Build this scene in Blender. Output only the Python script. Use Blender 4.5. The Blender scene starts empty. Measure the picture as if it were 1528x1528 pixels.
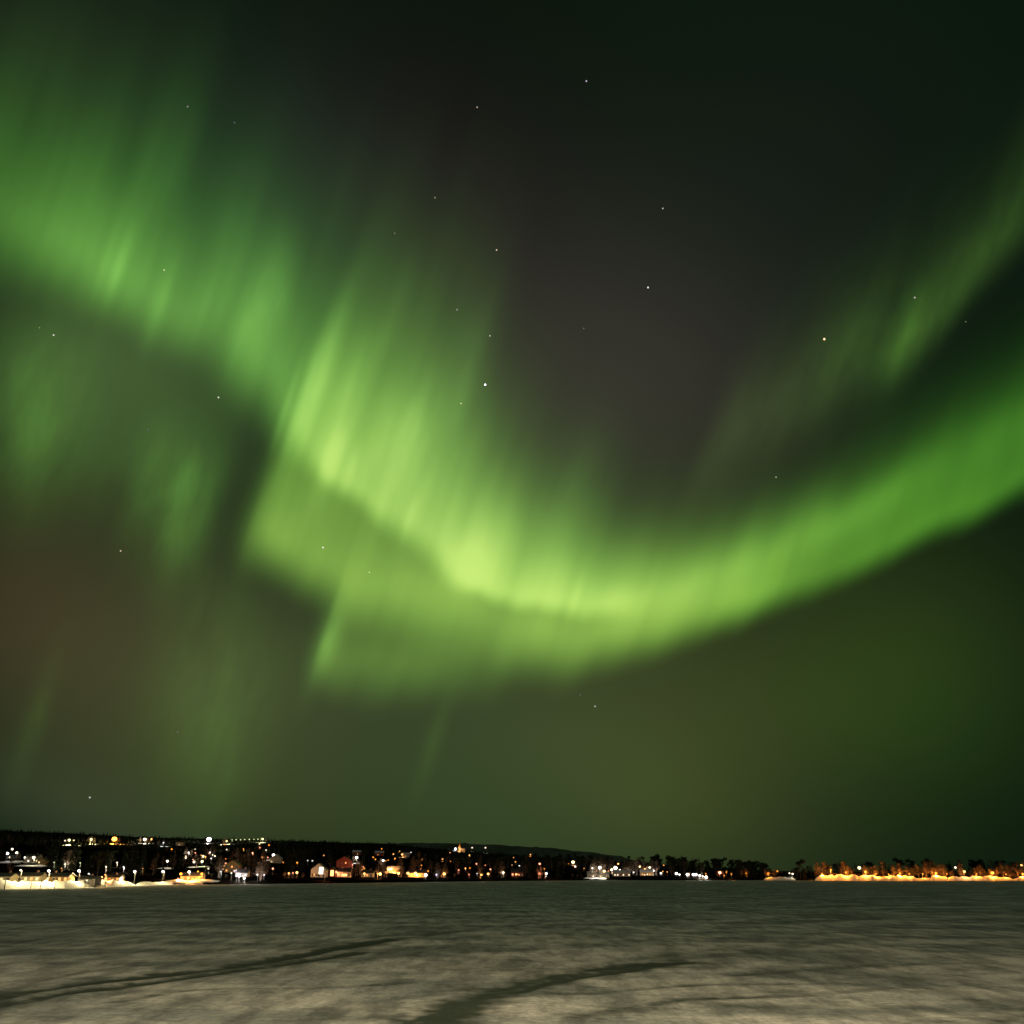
import bpy, bmesh, math, random
import numpy as np
from mathutils import Vector, Matrix

scene = bpy.context.scene
COL = scene.collection
PI = math.pi

# ------------------------------------------------------------------ camera
FOC = 1323.0                      # focal length in units of the 1528-unit wide frame
EYE = 6.0                         # the photographer stands on the near bank, about 6 m above the ice
PITCH = math.atan((1303 - 764) / FOC)
CT, ST = math.cos(PITCH), math.sin(PITCH)
cam_data = bpy.data.cameras.new('camera')
cam = bpy.data.objects.new('camera', cam_data)
COL.objects.link(cam)
cam.location = (0, 0, EYE)
cam.rotation_euler = (PI / 2 + PITCH, 0, 0)
cam_data.sensor_width = 36
cam_data.sensor_fit = 'HORIZONTAL'
cam_data.lens = 36 * FOC / 1528
cam_data.clip_start = 0.1
cam_data.clip_end = 60000
scene.camera = cam
scene.view_settings.view_transform = 'Standard'
scene.view_settings.look = 'None'
scene.view_settings.exposure = 0
scene.view_settings.gamma = 1
scene.render.filter_size = 1.9


def direction(px, py):
    """World direction of a pixel of the reference image (x right, y down, 1528 wide)."""
    u, v = (px - 764) / FOC, (764 - py) / FOC
    return Vector((u, CT - v * ST, ST + v * CT))


def at(px, py, d):
    """Point d metres north of the camera in that direction."""
    w = direction(px, py)
    return Vector((w.x / w.y * d, d, EYE + w.z / w.y * d))


# ------------------------------------------------------------------ world: night sky with aurora
# The aurora is described in a chart fixed to the sky, laid out in image pixels about the camera axis: coordinate b runs along the image tilt
# (the direction in which auroral rays stretch), coordinate e across it.
RAY_TILT = math.radians(18)
S_CT, S_ST = math.cos(RAY_TILT), math.sin(RAY_TILT)
AX_CAM = Vector((0, CT, ST))
UP_CAM = Vector((0, -ST, CT))
AX_RAY = Vector((1, 0, 0)) * S_ST + UP_CAM * S_CT
AX_E = Vector((1, 0, 0)) * S_CT - UP_CAM * S_ST


def chart(px, py):  # image pixels turned by the ray tilt
    return ((px - 764) * S_CT + (py - 764) * S_ST, (px - 764) * S_ST - (py - 764) * S_CT)


world = bpy.data.worlds.new('World')
scene.world = world
world.use_nodes = True
wt = world.node_tree
wt.nodes.clear()


class Num:
    """A scalar socket with arithmetic that grows the node tree."""
    tree = wt

    def __init__(self, s):
        self.s = s

    @classmethod
    def op(cls, kind, *a, clamp=False):
        n = cls.tree.nodes.new('ShaderNodeMath')
        n.operation = kind
        n.use_clamp = clamp
        for i, v in enumerate(a):
            if isinstance(v, Num):
                cls.tree.links.new(v.s, n.inputs[i])
            else:
                n.inputs[i].default_value = float(v)
        return Num(n.outputs[0])

    def __add__(self, o): return Num.op('ADD', self, o)
    __radd__ = __add__
    def __sub__(self, o): return Num.op('SUBTRACT', self, o)
    def __rsub__(self, o): return Num.op('SUBTRACT', o, self)
    def __mul__(self, o): return Num.op('MULTIPLY', self, o)
    __rmul__ = __mul__
    def __truediv__(self, o): return Num.op('DIVIDE', self, o)
    def madd(self, m, a): return Num.op('MULTIPLY_ADD', self, m, a)
    def max(self, o): return Num.op('MAXIMUM', self, o)
    def min(self, o): return Num.op('MINIMUM', self, o)


def vmath(kind, *a):
    n = wt.nodes.new('ShaderNodeVectorMath')
    n.operation = kind
    for i, v in enumerate(a):
        if v is None:
            continue
        if isinstance(v, Num):
            wt.links.new(v.s, n.inputs[i])
        elif isinstance(v, bpy.types.NodeSocket):
            wt.links.new(v, n.inputs[i])
        else:
            n.inputs[i].default_value = tuple(v)
    return n


geo = wt.nodes.new('ShaderNodeTexCoord').outputs['Generated']
dN = Num(vmath('DOT_PRODUCT', geo, AX_CAM).outputs['Value'])
dB = Num(vmath('DOT_PRODUCT', geo, AX_RAY).outputs['Value'])
dE = Num(vmath('DOT_PRODUCT', geo, AX_E).outputs['Value'])
nn = dN.max(0.08)
ce = (dE / nn) * FOC
cb = (dB / nn) * FOC
facing = Num.op('SMOOTH_MIN', dN.madd(2.2, -0.25).max(0.0), 1.0, 0.1)      # fades round to the south

E0, E1 = -1250.0, 1250.0
en = Num.op('MULTIPLY_ADD', ce, 1 / (E1 - E0), -E0 / (E1 - E0), clamp=True)


def curve(pts, lo=E0, hi=E1, x=None):
    """Smooth function of e through (e, value) points."""
    if x is None:
        x = en if (lo, hi) == (E0, E1) else Num.op('MULTIPLY_ADD', ce, 1 / (hi - lo), -lo / (hi - lo), clamp=True)
    pts = sorted(pts)
    vals = [p[1] for p in pts]
    v0, v1 = min(vals), max(vals)
    k = (v1 - v0) or 1.0
    n = wt.nodes.new('ShaderNodeFloatCurve')
    cm = n.mapping
    c = cm.curves[0]
    q = [(min(max((e - lo) / (hi - lo), 0), 1), (v - v0) / k) for e, v in pts]
    while len(c.points) < len(q):
        c.points.new(0.5, 0.5)
    for p, (a, b_) in zip(c.points, q):
        p.location = (a, b_)
        p.handle_type = 'AUTO_CLAMPED'
    cm.use_clip = False
    cm.extend = 'HORIZONTAL'
    cm.update()
    n.inputs[0].default_value = 1.0
    wt.links.new(x.s, n.inputs[1])
    return Num(n.outputs[0]).madd(k, v0)


eb = wt.nodes.new('ShaderNodeCombineXYZ')
wt.links.new(ce.s, eb.inputs[0])
wt.links.new(cb.s, eb.inputs[1])
EB = eb.outputs[0]


def blob(px, py, se, sb):
    """Gaussian patch elongated along the tilted rays."""
    e0, b0 = chart(px, py)
    v = vmath('MULTIPLY_ADD', EB, (1 / se, 1 / sb, 0), (-e0 / se, -b0 / sb, 0))
    d = vmath('DOT_PRODUCT', v.outputs[0], v.outputs[0])
    return Num.op('POWER', 1 / math.e, Num(d.outputs['Value']))


def curtain(rows, ragged=None):
    """rows: px, py of the lower border, brightness, height, border softness."""
    ed = [(chart(r[0], r[1]), r) for r in rows]
    L = curve([(c[0], c[1]) for c, r in ed])
    A = curve([(c[0], r[2]) for c, r in ed])
    H = curve([(c[0], r[3]) for c, r in ed])
    S = curve([(c[0], r[4]) for c, r in ed])
    t = cb - L + ragged if ragged is not None else cb - L

    mr = wt.nodes.new('ShaderNodeMapRange')
    mr.interpolation_type = 'SMOOTHERSTEP'
    mr.inputs['From Min'].default_value = -1.0
    mr.inputs['From Max'].default_value = 1.3
    wt.links.new((t / S).s, mr.inputs['Value'])
    rise = Num(mr.outputs[0])
    f = t.max(0.0) / H
    fall = Num.op('POWER', 1 / math.e, f * f)
    return A * rise * fall


def wnoise(fe, fb, detail, off):
    v = vmath('MULTIPLY_ADD', EB, (fe, fb, 0), (off, off * 0.7, off * 1.3))
    n = wt.nodes.new('ShaderNodeTexNoise')
    n.noise_dimensions = '2D'
    n.inputs['Scale'].default_value = 1
    n.inputs['Detail'].default_value = detail
    n.inputs['Roughness'].default_value = 0.55
    wt.links.new(v.outputs[0], n.inputs['Vector'])
    return Num(n.outputs[0])


#            px    py   bright height soft
MAIN = [(-260, 250, 0.21, 255, 82), (-120, 310, 0.33, 240, 82), (0, 392, 0.46, 280, 82), (60, 420, 0.47, 270, 72),
        (110, 435, 0.46, 263, 67), (180, 462, 0.52, 259, 57), (240, 500, 0.44, 214, 57), (300, 520, 0.43, 225, 62),
        (345, 560, 0.45, 218, 77), (400, 620, 0.5, 255, 65), (430, 668, 0.47, 275, 45), (470, 706, 0.48, 300, 30),
        (500, 735, 0.5, 285, 24), (540, 760, 0.47, 320, 24), (600, 800, 0.52, 285, 30), (650, 842, 0.53, 215, 32),
        (690, 880, 0.57, 172, 24), (725, 893, 0.56, 150, 20), (760, 900, 0.54, 130, 20), (850, 912, 0.48, 128, 22),
        (950, 912, 0.36, 95, 30), (1050, 890, 0.29, 100, 45), (1150, 850, 0.25, 113, 50), (1250, 800, 0.34, 60, 60),
        (1400, 720, 0.16, 91, 60), (1528, 650, 0.16, 96, 60)]
OUTER = [(250, 780, 0, 150, 56), (316, 800, 0.0, 170, 56), (350, 815, 0.12, 180, 61), (382, 836, 0.6, 260, 56), (430,
         862, 0.68, 300, 50), (480, 892, 0.64, 300, 52), (560, 918, 0.58, 270, 56), (650, 938, 0.54, 250, 61), (750,
         968, 0.54, 210, 66), (830, 990, 0.6, 185, 66), (900, 978, 0.74, 165, 61), (1000, 955, 0.81, 141, 54), (1100,
         925, 0.79, 127, 44), (1200, 890, 0.48, 181, 38), (1300, 845, 0.45, 193, 36), (1400, 798, 0.52, 199, 36),
         (1528, 738, 0.52, 230, 40), (1680, 650, 0.45, 186, 46)]
VEIL = [(430, 990, 0, 150, 40), (458, 1004, .02, 150, 40), (476, 1010, .28, 175, 42), (520, 1026, .31, 170, 55), (600, 1030, .34, 165, 60), (700, 1024, .28, 140, 60), (800, 1003, .12, 120, 60), (880, 985, 0, 120, 50)]
FAINT = [(1000, 770, 0.01, 175, 95), (1100, 705, 0.17, 195, 115), (1200, 650, 0.2, 210, 115), (1290, 590, 0.2, 225,
         95), (1345, 556, 0.3, 205, 80), (1400, 505, 0.29, 210, 80), (1460, 430, 0.32, 225, 80), (1528, 362, 0.24,
         215, 80), (1640, 250, 0.28, 245, 95)]

rays = wnoise(1 / 64, 1 / 520, 2.0, 11.3)
veil = wnoise(1 / 150, 1 / 300, 2.0, 4.1)
ray_gain = curve([(-1200, .3), (-800, .45), (-500, .6), (-150, .65), (0, .4), (200, .3), (500, .3), (1000, .3)])
frill = (wnoise(1 / 75, 1 / 900, 1.0, 23.7) - 0.5) * 26.0
inten = curtain(MAIN, frill) * ((rays - 0.5) * ray_gain).madd(0.95, 1.0) * (veil - 0.5).madd(0.5, 1.0)
fold = (curtain(OUTER, frill * 0.8) + curtain(VEIL, frill)) * (rays - 0.5).madd(0.28, 1.0) * (veil - 0.5).madd(0.35, 1.0)
inten = inten + fold
right = curve([(-1200, 0), (150, 0), (650, 1), (1200, 1)])
patches = None
for px, py, se, sb, a in [(493, 690, 13, 42, 0.32), (522, 702, 9, 32, 0.180), (455, 585, 9, 95, 0.130), (478, 560, 15, 115, 0.24), (425, 612, 6, 70, 0.140), (604, 668, 30, 80, 0.22), (570, 640, 14, 60, 0.06), (690, 560, 30, 130, 0.06),  (590, 470, 14, 90, 0.05), (612, 770, 7, 40, 0.133), (698, 848, 22, 38, 0.24), (176, 400, 10, 55, 0.116), (158, 385, 8, 60, 0.070), (238, 455, 10, 70, 0.080), (392, 460, 36, 95,
        0.205), (300, 470, 9, 55, 0.052), (850, 735, 55, 90, 0.103), (486, 955, 17, 62, 0.25), (858, 893, 7, 28,
        0.098), (915, 898, 40, 26, 0.073), (45, 630, 85, 130, 0.206), (275, 750, 44, 95, 0.31), (200, 690, 60, 90, 0.07), (215, 720, 30, 85,
        0.071), (340, 1075, 62, 150, 0.105), (300, 960, 60, 150, 0.070), (54, 1070, 18, 95, 0.068), (647, 1108, 14, 80, 0.048), (1358, 482, 24, 85, 0.06), (1290, 500, 90, 110, 0.035), (490, 950, 60, 80, 0.020)]:
        patches = blob(px, py, se, sb) * a if patches is None else patches + blob(px, py, se, sb) * a
clump = wnoise(1 / 70, 1 / 210, 3.0, 51.9)
inten = inten + patches * (clump - 0.5).madd(1.5, 1.0).max(0.2)
faint = curtain(FAINT) * (clump - 0.5).madd(1.2, 1.0)

# colours are composed in display space and linearised by one gamma node
colour = vmath('ADD', (0.075, 0.116, 0.081), (0, 0, 0)).outputs[0]


def add(colour, amount, rgb):
    n = wt.nodes.new('ShaderNodeVectorMath')
    n.operation = 'MULTIPLY_ADD'
    wt.links.new(amount.s, n.inputs[0])
    n.inputs[1].default_value = rgb
    wt.links.new(colour, n.inputs[2])
    return n.outputs[0]


for px, py, se, sb, rgb in [(790, 560, 240, 330, (0.104, 0.074, 0.078)), (560, 260, 260, 260, (0.026, -0.040, 0.008)),
        (20, 900, 250, 200, (0.122, 0.064, 0.046)), (740, 1190, 430, 215, (0.098, 0.112, 0.064)), (1090, 1080, 300, 260, (0.094, 0.082, 0.039)), (150, 1080, 300, 250, (0.050, 0.053, 0.032)), (170, 545, 270, 190, (0.180, 0.215, 0.112)), (1200, 300, 260, 300, (0.028, 0.013, 0.025)), (60, 60, 260, 160, (0.039, 0.018, 0.030)), (800, 1000, 330, 200, (0.062, 0.062, 0.034)), (1400, 950, 240, 200, (0.063, 0.075, 0.020)), (1050, 600, 220, 220, (0.081,
        0.053, 0.058)), (350, 1000, 240, 220, (0.092, 0.076, 0.050)), (420, 300, 240, 220, (0.050, 0.105, 0.060)),
        (450, 1240, 500, 110, (0.040, 0.037, 0.013)), (1330, 1070, 230, 150, (0.010, 0.032, 0.002)), (110, 1215, 230, 75, (0.060, 0.055, 0.050)), (1010, 1210, 150, 90, (0.018, 0.014, 0.0))]:
    colour = add(colour, blob(px, py, se, sb), rgb)
i_f = Num.op('SMOOTH_MIN', inten * facing, 1.12, 0.35)
colour = add(colour, i_f, (0.395, 0.825, 0.222))
colour = add(colour, i_f * i_f, (0.081, -0.180, 0.056))
colour = add(colour, i_f * right, (-0.025, 0.027, -0.073))
colour = add(colour, fold * facing * (1.0 - right), (.085, .02, -.01))
colour = add(colour, faint * facing, (0.453, 0.669, 0.213))
cl = vmath('MAXIMUM', colour, (0.02, 0.025, 0.02))
gm = wt.nodes.new('ShaderNodeGamma')
gm.inputs[1].default_value = 2.2
wt.links.new(cl.outputs[0], gm.inputs[0])
bg = wt.nodes.new('ShaderNodeBackground')
bg.inputs['Strength'].default_value = 1.0
wt.links.new(gm.outputs[0], bg.inputs['Color'])
wo = wt.nodes.new('ShaderNodeOutputWorld')
wt.links.new(bg.outputs[0], wo.inputs['Surface'])
world.cycles.sampling_method = 'MANUAL'
world.cycles.sample_map_resolution = 512

# ------------------------------------------------------------------ light that is not sky
fill_sun = bpy.data.lights.new('fill_sun', 'SUN')  # added fill with no visible source, lifts the dark lake snow
fill_sun.energy = 0.18
fill_sun.angle = math.radians(0.5)
fill_sun.color = (0.95, 1.0, 0.88)
fill_sun_o = bpy.data.objects.new('fill_sun', fill_sun)
COL.objects.link(fill_sun_o)
fill_sun_o.rotation_euler = (math.radians(62), 0, math.radians(-35))

# ------------------------------------------------------------------ helpers
rnd = random.Random(7)


class MB:
    """Collects faces and links them as one mesh object."""

    def __init__(self):
        self.v, self.f, self.m = [], [], []

    def poly(self, pts, mat=0):
        i = len(self.v)
        self.v += [tuple(p) for p in pts]
        self.f.append(tuple(range(i, i + len(pts))))
        self.m.append(mat)

    def box(self, x0, x1, y0, y1, z0, z1):
        p = [(x0, y0, z0), (x1, y0, z0), (x1, y1, z0), (x0, y1, z0), (x0, y0, z1), (x1, y0, z1), (x1, y1, z1), (x0, y1, z1)]
        i = len(self.v)
        self.v += p
        for q in ((0, 3, 2, 1), (4, 5, 6, 7), (0, 1, 5, 4), (1, 2, 6, 5), (2, 3, 7, 6), (3, 0, 4, 7)):
            self.f.append(tuple(i + k for k in q))
            self.m.append(0)

    def tube(self, pts, radii, n=6):
        i0 = len(self.v)
        for k, (p, r) in enumerate(zip(pts, radii)):
            p = Vector(p)
            a = Vector(pts[max(k - 1, 0)])
            b = Vector(pts[min(k + 1, len(pts) - 1)])
            t = (b - a).normalized()
            s = t.orthogonal().normalized()
            q = t.cross(s)
            for j in range(n):
                w = 2 * PI * j / n
                self.v.append(tuple(p + s * (r * math.cos(w)) + q * (r * math.sin(w))))
        for k in range(len(pts) - 1):
            for j in range(n):
                a = i0 + k * n + j
                b = i0 + k * n + (j + 1) % n
                self.f.append((a, b, b + n, a + n))
                self.m.append(0)
        self.f.append(tuple(i0 + j for j in reversed(range(n))))
        self.f.append(tuple(i0 + (len(pts) - 1) * n + j for j in range(n)))
        self.m += [0, 0]

    def ball(self, c, rx, ry, rz, nu=10, nv=6):
        i0 = len(self.v)
        c = Vector(c)
        for a in range(nv + 1):
            th = PI * a / nv
            for b in range(nu):
                ph = 2 * PI * b / nu
                self.v.append((c.x + rx * math.sin(th) * math.cos(ph), c.y + ry * math.sin(th) * math.sin(ph), c.z + rz * math.cos(th)))
        for a in range(nv):
            for b in range(nu):
                p = i0 + a * nu + b
                q = i0 + a * nu + (b + 1) % nu
                self.f.append((p, p + nu, q + nu, q))
                self.m.append(0)

    def mesh(self, name, *mats, smooth=False):
        me = bpy.data.meshes.new(name)
        me.from_pydata(self.v, [], self.f)
        for m in mats:
            me.materials.append(m)
        if len(mats) > 1:
            me.polygons.foreach_set('material_index', self.m)
        if smooth:
            me.polygons.foreach_set('use_smooth', [True] * len(self.f))
        me.update()
        return me

    def build(self, name, *mats, parent=None, smooth=False):
        return put(name, self.mesh(name, *mats, smooth=smooth), parent)


def put(name, data, parent=None):
    o = bpy.data.objects.new(name, data)
    COL.objects.link(o)
    if parent is not None:
        o.parent = parent
    return o


def tag(o, label, cat, group=None):
    o['label'] = label
    o['category'] = cat
    if group:
        o['group'] = group
    return o


def thing(name, label, cat, loc, group=None, rz=0.0):
    o = put(name, None)
    o.empty_display_size = 0.5
    o.location = loc
    o.rotation_euler = (0, 0, rz)
    return tag(o, label, cat, group)


def principled(name, rgb, rough=0.8, spec=0.3, noise=None):
    m = bpy.data.materials.new(name)
    m.use_nodes = True
    nt = m.node_tree
    p = nt.nodes['Principled BSDF']
    p.inputs['Roughness'].default_value = rough
    p.inputs['Specular IOR Level'].default_value = spec
    p.inputs['Base Color'].default_value = (*rgb, 1)
    if noise:
        scale, amount = noise
        tc = nt.nodes.new('ShaderNodeTexCoord')
        n = nt.nodes.new('ShaderNodeTexNoise')
        n.inputs['Scale'].default_value = scale
        n.inputs['Detail'].default_value = 4
        r = nt.nodes.new('ShaderNodeValToRGB')
        r.color_ramp.elements[0].position = 0.35
        r.color_ramp.elements[1].position = 0.65
        r.color_ramp.elements[0].color = (*[c * (1 - amount) for c in rgb], 1)
        r.color_ramp.elements[1].color = (*[min(c * (1 + amount), 0.92) for c in rgb], 1)
        nt.links.new(tc.outputs['Object'], n.inputs['Vector'])
        nt.links.new(n.outputs[0], r.inputs[0])
        nt.links.new(r.outputs[0], p.inputs['Base Color'])
    return m


def emitter(name, rgb, strength):
    m = bpy.data.materials.new(name)
    m.use_nodes = True
    nt = m.node_tree
    nt.nodes.clear()
    e = nt.nodes.new('ShaderNodeEmission')
    e.inputs['Color'].default_value = (*rgb, 1)
    e.inputs['Strength'].default_value = strength
    o = nt.nodes.new('ShaderNodeOutputMaterial')
    nt.links.new(e.outputs[0], o.inputs['Surface'])
    m.cycles.emission_sampling = 'NONE'
    return m


M = {
    'wood': principled('bark', (.07, .05, .035), spec=.05, noise=(1.5, .4)),
    'birch': principled('birch_bark', (.26, .21, .17), spec=.05, noise=(3, .5)),
    'twig': principled('birch_twigs', (.16, .115, .08), spec=.05, noise=(2, .4)),
    'needle': principled('spruce_needles', (.022, .028, .015), spec=.05, noise=(.6, .5)),
    'pine': principled('pine_needles', (.030, .036, .020), spec=.05, noise=(.5, .5)),
    'scrub': principled('undergrowth', (.008, .007, .005), rough=1.0, spec=0.0, noise=(.05, .6)),
    'hillside': principled('hazy_far_forest', (.09, .10, .09), rough=1, noise=(.01, .4)),  # distant haze put into the colour, paler than the near forest
    'snow': principled('packed_snow', (.80, .80, .78), rough=.7, noise=(.6, .12)),
    'roofsnow': principled('roof_snow', (.62, .62, .62), rough=.8, noise=(.8, .1)),
    'rooftile': principled('dark_roof_sheet', (.05, .045, .045), rough=.6, noise=(.7, .3)),
    'metal': principled('grey_steel', (.10, .10, .10), rough=.5, noise=(2, .2)),
    'post': principled('dark_wood_post', (.03, .025, .02), noise=(2, .3)),
    'white': principled('white_render', (.70, .68, .62), noise=(.5, .08)),
    'cream': principled('cream_boards', (.62, .52, .34), noise=(.5, .1)),
    'red': principled('falu_red_boards', (.26, .06, .035), noise=(.6, .2)),
    'ochre': principled('ochre_boards', (.45, .28, .10), noise=(.6, .15)),
    'grey': principled('grey_boards', (.26, .25, .25), noise=(.6, .15)),
    'frame': principled('white_window_frame', (.6, .6, .58)),
    'door': principled('brown_door', (.10, .06, .04), noise=(1, .2)),
    'dark_glass': principled('unlit_glass', (.02, .02, .02), rough=.1, spec=.5),
    'brick': principled('chimney_brick', (.16, .08, .06), noise=(3, .3)),
}
TINT = {'white': (1, .93, .84), 'warm': (1, .80, .55), 'yellow': (1, .78, .34), 'orange': (1, .42, .12), 'sodium': (1, .33, .035),
        'pink': (1, .86, .86), 'red': (1, .34, .18), 'star_amber': (1, .66, .34), 'violet': (.85, .75, 1.0), 'lime': (.9, .95, .45)}
for k, c in TINT.items():
    M['glow_' + k] = emitter('lit_glass_' + k, c, 1.0)
GLOW = {}


def glow(tint, strength):
    key = (tint, round(strength, 1))
    if key not in GLOW:
        GLOW[key] = emitter('lamp_glass_' + tint, TINT[tint], strength)
    return GLOW[key]


# ------------------------------------------------------------------ the lie of the land
def col(px):
    """Tangent of the bearing of a picture column, at the horizon."""
    v = (764 - 1303) / FOC
    return (px - 764) / FOC / (CT - v * ST)


def py_of(z, d):
    a = (z - EYE) / d
    return 764 - FOC * (a * CT - ST) / (CT + a * ST)


def lerp_table(tab, x):
    return float(np.interp(x, [t[0] for t in tab], [t[1] for t in tab]))


SHORE = [(-600, 360), (-300, 372), (0, 388), (100, 420), (200, 500), (280, 550), (400, 570), (570, 650), (750, 790), (900, 870),
         (1150, 880), (1300, 820), (1528, 830), (1800, 840), (2300, 860)]
CREST = [(-600, 1236), (-300, 1237), (0, 1240), (100, 1244), (200, 1249), (300, 1252), (400, 1254), (500, 1257), (570, 1259), (620, 1264),
         (700, 1271), (800, 1279), (900, 1286), (1000, 1292), (1100, 1297), (1150, 1300), (1528, 1300), (2300, 1300)]
DEEP = 1900.0


def shore(px):
    return lerp_table(SHORE, px)


def ground(px, d):
    D = shore(px)
    s = (d - D) / DEEP
    if s < 0:
        return 0.0
    a = (764 - lerp_table(CREST, px)) / FOC
    top = EYE + (ST + a * CT) / (CT - a * ST) * (D + DEEP)
    k = min((d - D) / 14.0, 1.0)
    return 1.6 * k * k * (3 - 2 * k) + (top - 1.6) * min(s, 1.0) ** 1.3


def find_d(px, py, h=0.0):
    """Distance at which something h metres tall on the ground reaches picture row py."""
    d = shore(px) + 3
    while d < shore(px) + DEEP:
        if py_of(ground(px, d) + h, d) <= py:
            return d
        d += 4
    return d


def spot(px, d, dz=0.0):
    return Vector((col(px) * d, d, ground(px, d) + dz))


# lattice noise for snow drifts and rough ground
def vnoise(x, y, seed):
    r = np.random.RandomState(seed)
    tab = r.rand(256, 256)
    xi, yi = np.floor(x).astype(int), np.floor(y).astype(int)
    fx, fy = x - xi, y - yi
    fx, fy = fx * fx * (3 - 2 * fx), fy * fy * (3 - 2 * fy)
    g = lambda a, b: tab[a % 256, b % 256]
    return (g(xi, yi) * (1 - fx) * (1 - fy) + g(xi + 1, yi) * fx * (1 - fy) + g(xi, yi + 1) * (1 - fx) * fy + g(xi + 1, yi + 1) * fx * fy) - 0.5


def grid_mesh(name, X, Y, Z, mat):
    ny, nx = X.shape
    me = bpy.data.meshes.new(name)
    co = np.stack([X, Y, Z], -1).reshape(-1, 3)
    idx = np.arange(ny * nx).reshape(ny, nx)
    q = np.stack([idx[:-1, :-1], idx[:-1, 1:], idx[1:, 1:], idx[1:, :-1]], -1).reshape(-1, 4)
    me.vertices.add(len(co))
    me.vertices.foreach_set('co', co.ravel())
    me.loops.add(q.size)
    me.loops.foreach_set('vertex_index', q.ravel())
    me.polygons.add(len(q))
    me.polygons.foreach_set('loop_start', np.arange(len(q)) * 4)
    me.polygons.foreach_set('use_smooth', np.ones(len(q), bool))
    me.update(calc_edges=True)
    me.materials.append(mat)
    return put(name, me)


# --- the snow covered lake and the near bank under the photographer: one sheet out to the horizon
TRACKS = [  # ground trace as picture points, half width m, depth m
    ([(-60, 1506), (0, 1488), (100, 1471), (200, 1460), (300, 1449), (360, 1441), (430, 1428), (500, 1415), (580, 1401)], .98, .40),
    ([(-60, 1520), (0, 1501), (100, 1482), (200, 1470), (300, 1456), (380, 1444), (460, 1432), (540, 1420)], .78, .40),
    ([(610, 1540), (660, 1511), (720, 1492), (790, 1474), (860, 1456), (930, 1445), (985, 1440), (1030, 1437)], 1.35, .26),
    ([(770, 1484), (830, 1467), (900, 1453), (960, 1446)], .6, .30),
    ([(560, 1545), (680, 1500), (740, 1480), (800, 1462), (850, 1446), (960, 1432), (1100, 1412)], .60, .06),
    ([(170, 1497), (250, 1484), (330, 1477), (430, 1477), (530, 1473), (610, 1468)], .45, .14),
    ([(860, 1520), (960, 1500), (1060, 1489), (1150, 1484), (1260, 1478), (1360, 1470), (1420, 1478), (1470, 1494), (1540, 1506)], .50, .16),
    ([(0, 1478), (60, 1462), (130, 1448), (220, 1438), (330, 1428)], .55, .12),
    ([(760, 1475), (840, 1490), (950, 1478), (1050, 1468), (1150, 1466), (1280, 1467)], .5, .10),
    ([(1100, 1455), (1200, 1448), (1330, 1440), (1450, 1436)], .8, .12),
    ([(470, 1420), (600, 1400), (730, 1383), (880, 1370)], .9, .10),
    ([(420, 1418), (540, 1400), (700, 1378)], .6, .06),
    ([(900, 1446), (1060, 1427), (1250, 1406)], 1.0, .06),
]


def ground_xy(px, py):
    w = direction(px, py)
    k = -EYE / w.z
    return (w.x * k, w.y * k)


tt = np.concatenate([-np.geomspace(5, .85, 40)[:-1], np.linspace(-.85, .85, 560), np.geomspace(.85, 5, 40)[1:]])
yy = np.concatenate([np.linspace(-160, 24, 60)[:-1], np.geomspace(24, 240, 420), np.geomspace(240, 9000, 70)[1:]])
YY = np.repeat(yy[:, None], len(tt), 1)
reach = np.sqrt(YY ** 2 * (YY > 0) + 24.0 ** 2)
XX = tt[None, :] * reach
fade = np.clip((YY - 18) / 20, 0, 1) * np.clip(1.5 - YY / 100, .02, 1)
ZZ = (vnoise(XX / 19 + 7, YY / 24 + 3, 1) * .30 + vnoise(XX / 7.5, YY / 9 + 9, 2) * .17 + vnoise(XX / 3.1 + 40, YY / 3.6, 3) * .085
      + vnoise(XX / 1.2, YY / 1.3 + 5, 4) * .03)
ZZ = ZZ * fade
RUT = np.zeros_like(ZZ)
for pts, hw, dep in TRACKS:
    g = np.array([ground_xy(*p) for p in pts])
    # smooth the trace
    for _ in range(2):
        g = np.concatenate([g[:1], np.stack([g[:-1] * .75 + g[1:] * .25, g[:-1] * .25 + g[1:] * .75], 1).reshape(-1, 2), g[-1:]])
    dist = np.full(XX.shape, 1e9)
    for (ax, ay), (bx, by) in zip(g[:-1], g[1:]):
        vx, vy = bx - ax, by - ay
        t = np.clip(((XX - ax) * vx + (YY - ay) * vy) / (vx * vx + vy * vy + 1e-9), 0, 1)
        dist = np.minimum(dist, np.hypot(XX - ax - t * vx, YY - ay - t * vy))
    wob = 1 + vnoise(XX / 2.5, YY / 2.5, 11) * .7
    q = dist / (hw * wob)
    ZZ -= dep * .15 * np.exp(-q ** 4) * (1 + vnoise(XX / 1.7, YY / 1.7, 12) * .5)
    edge = 1 + vnoise(XX / .9, YY / .9, 13) * .7
    RUT = np.maximum(RUT, min(1.0, .10 + dep * 2.2) * np.exp(-(np.abs(q) / 1.3 * edge) ** 2.1) * (1 + vnoise(XX / 9, YY / 9, 14) * .9))
    ZZ += dep * .08 * np.exp(-((q - 1.8) / .6) ** 2)
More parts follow.
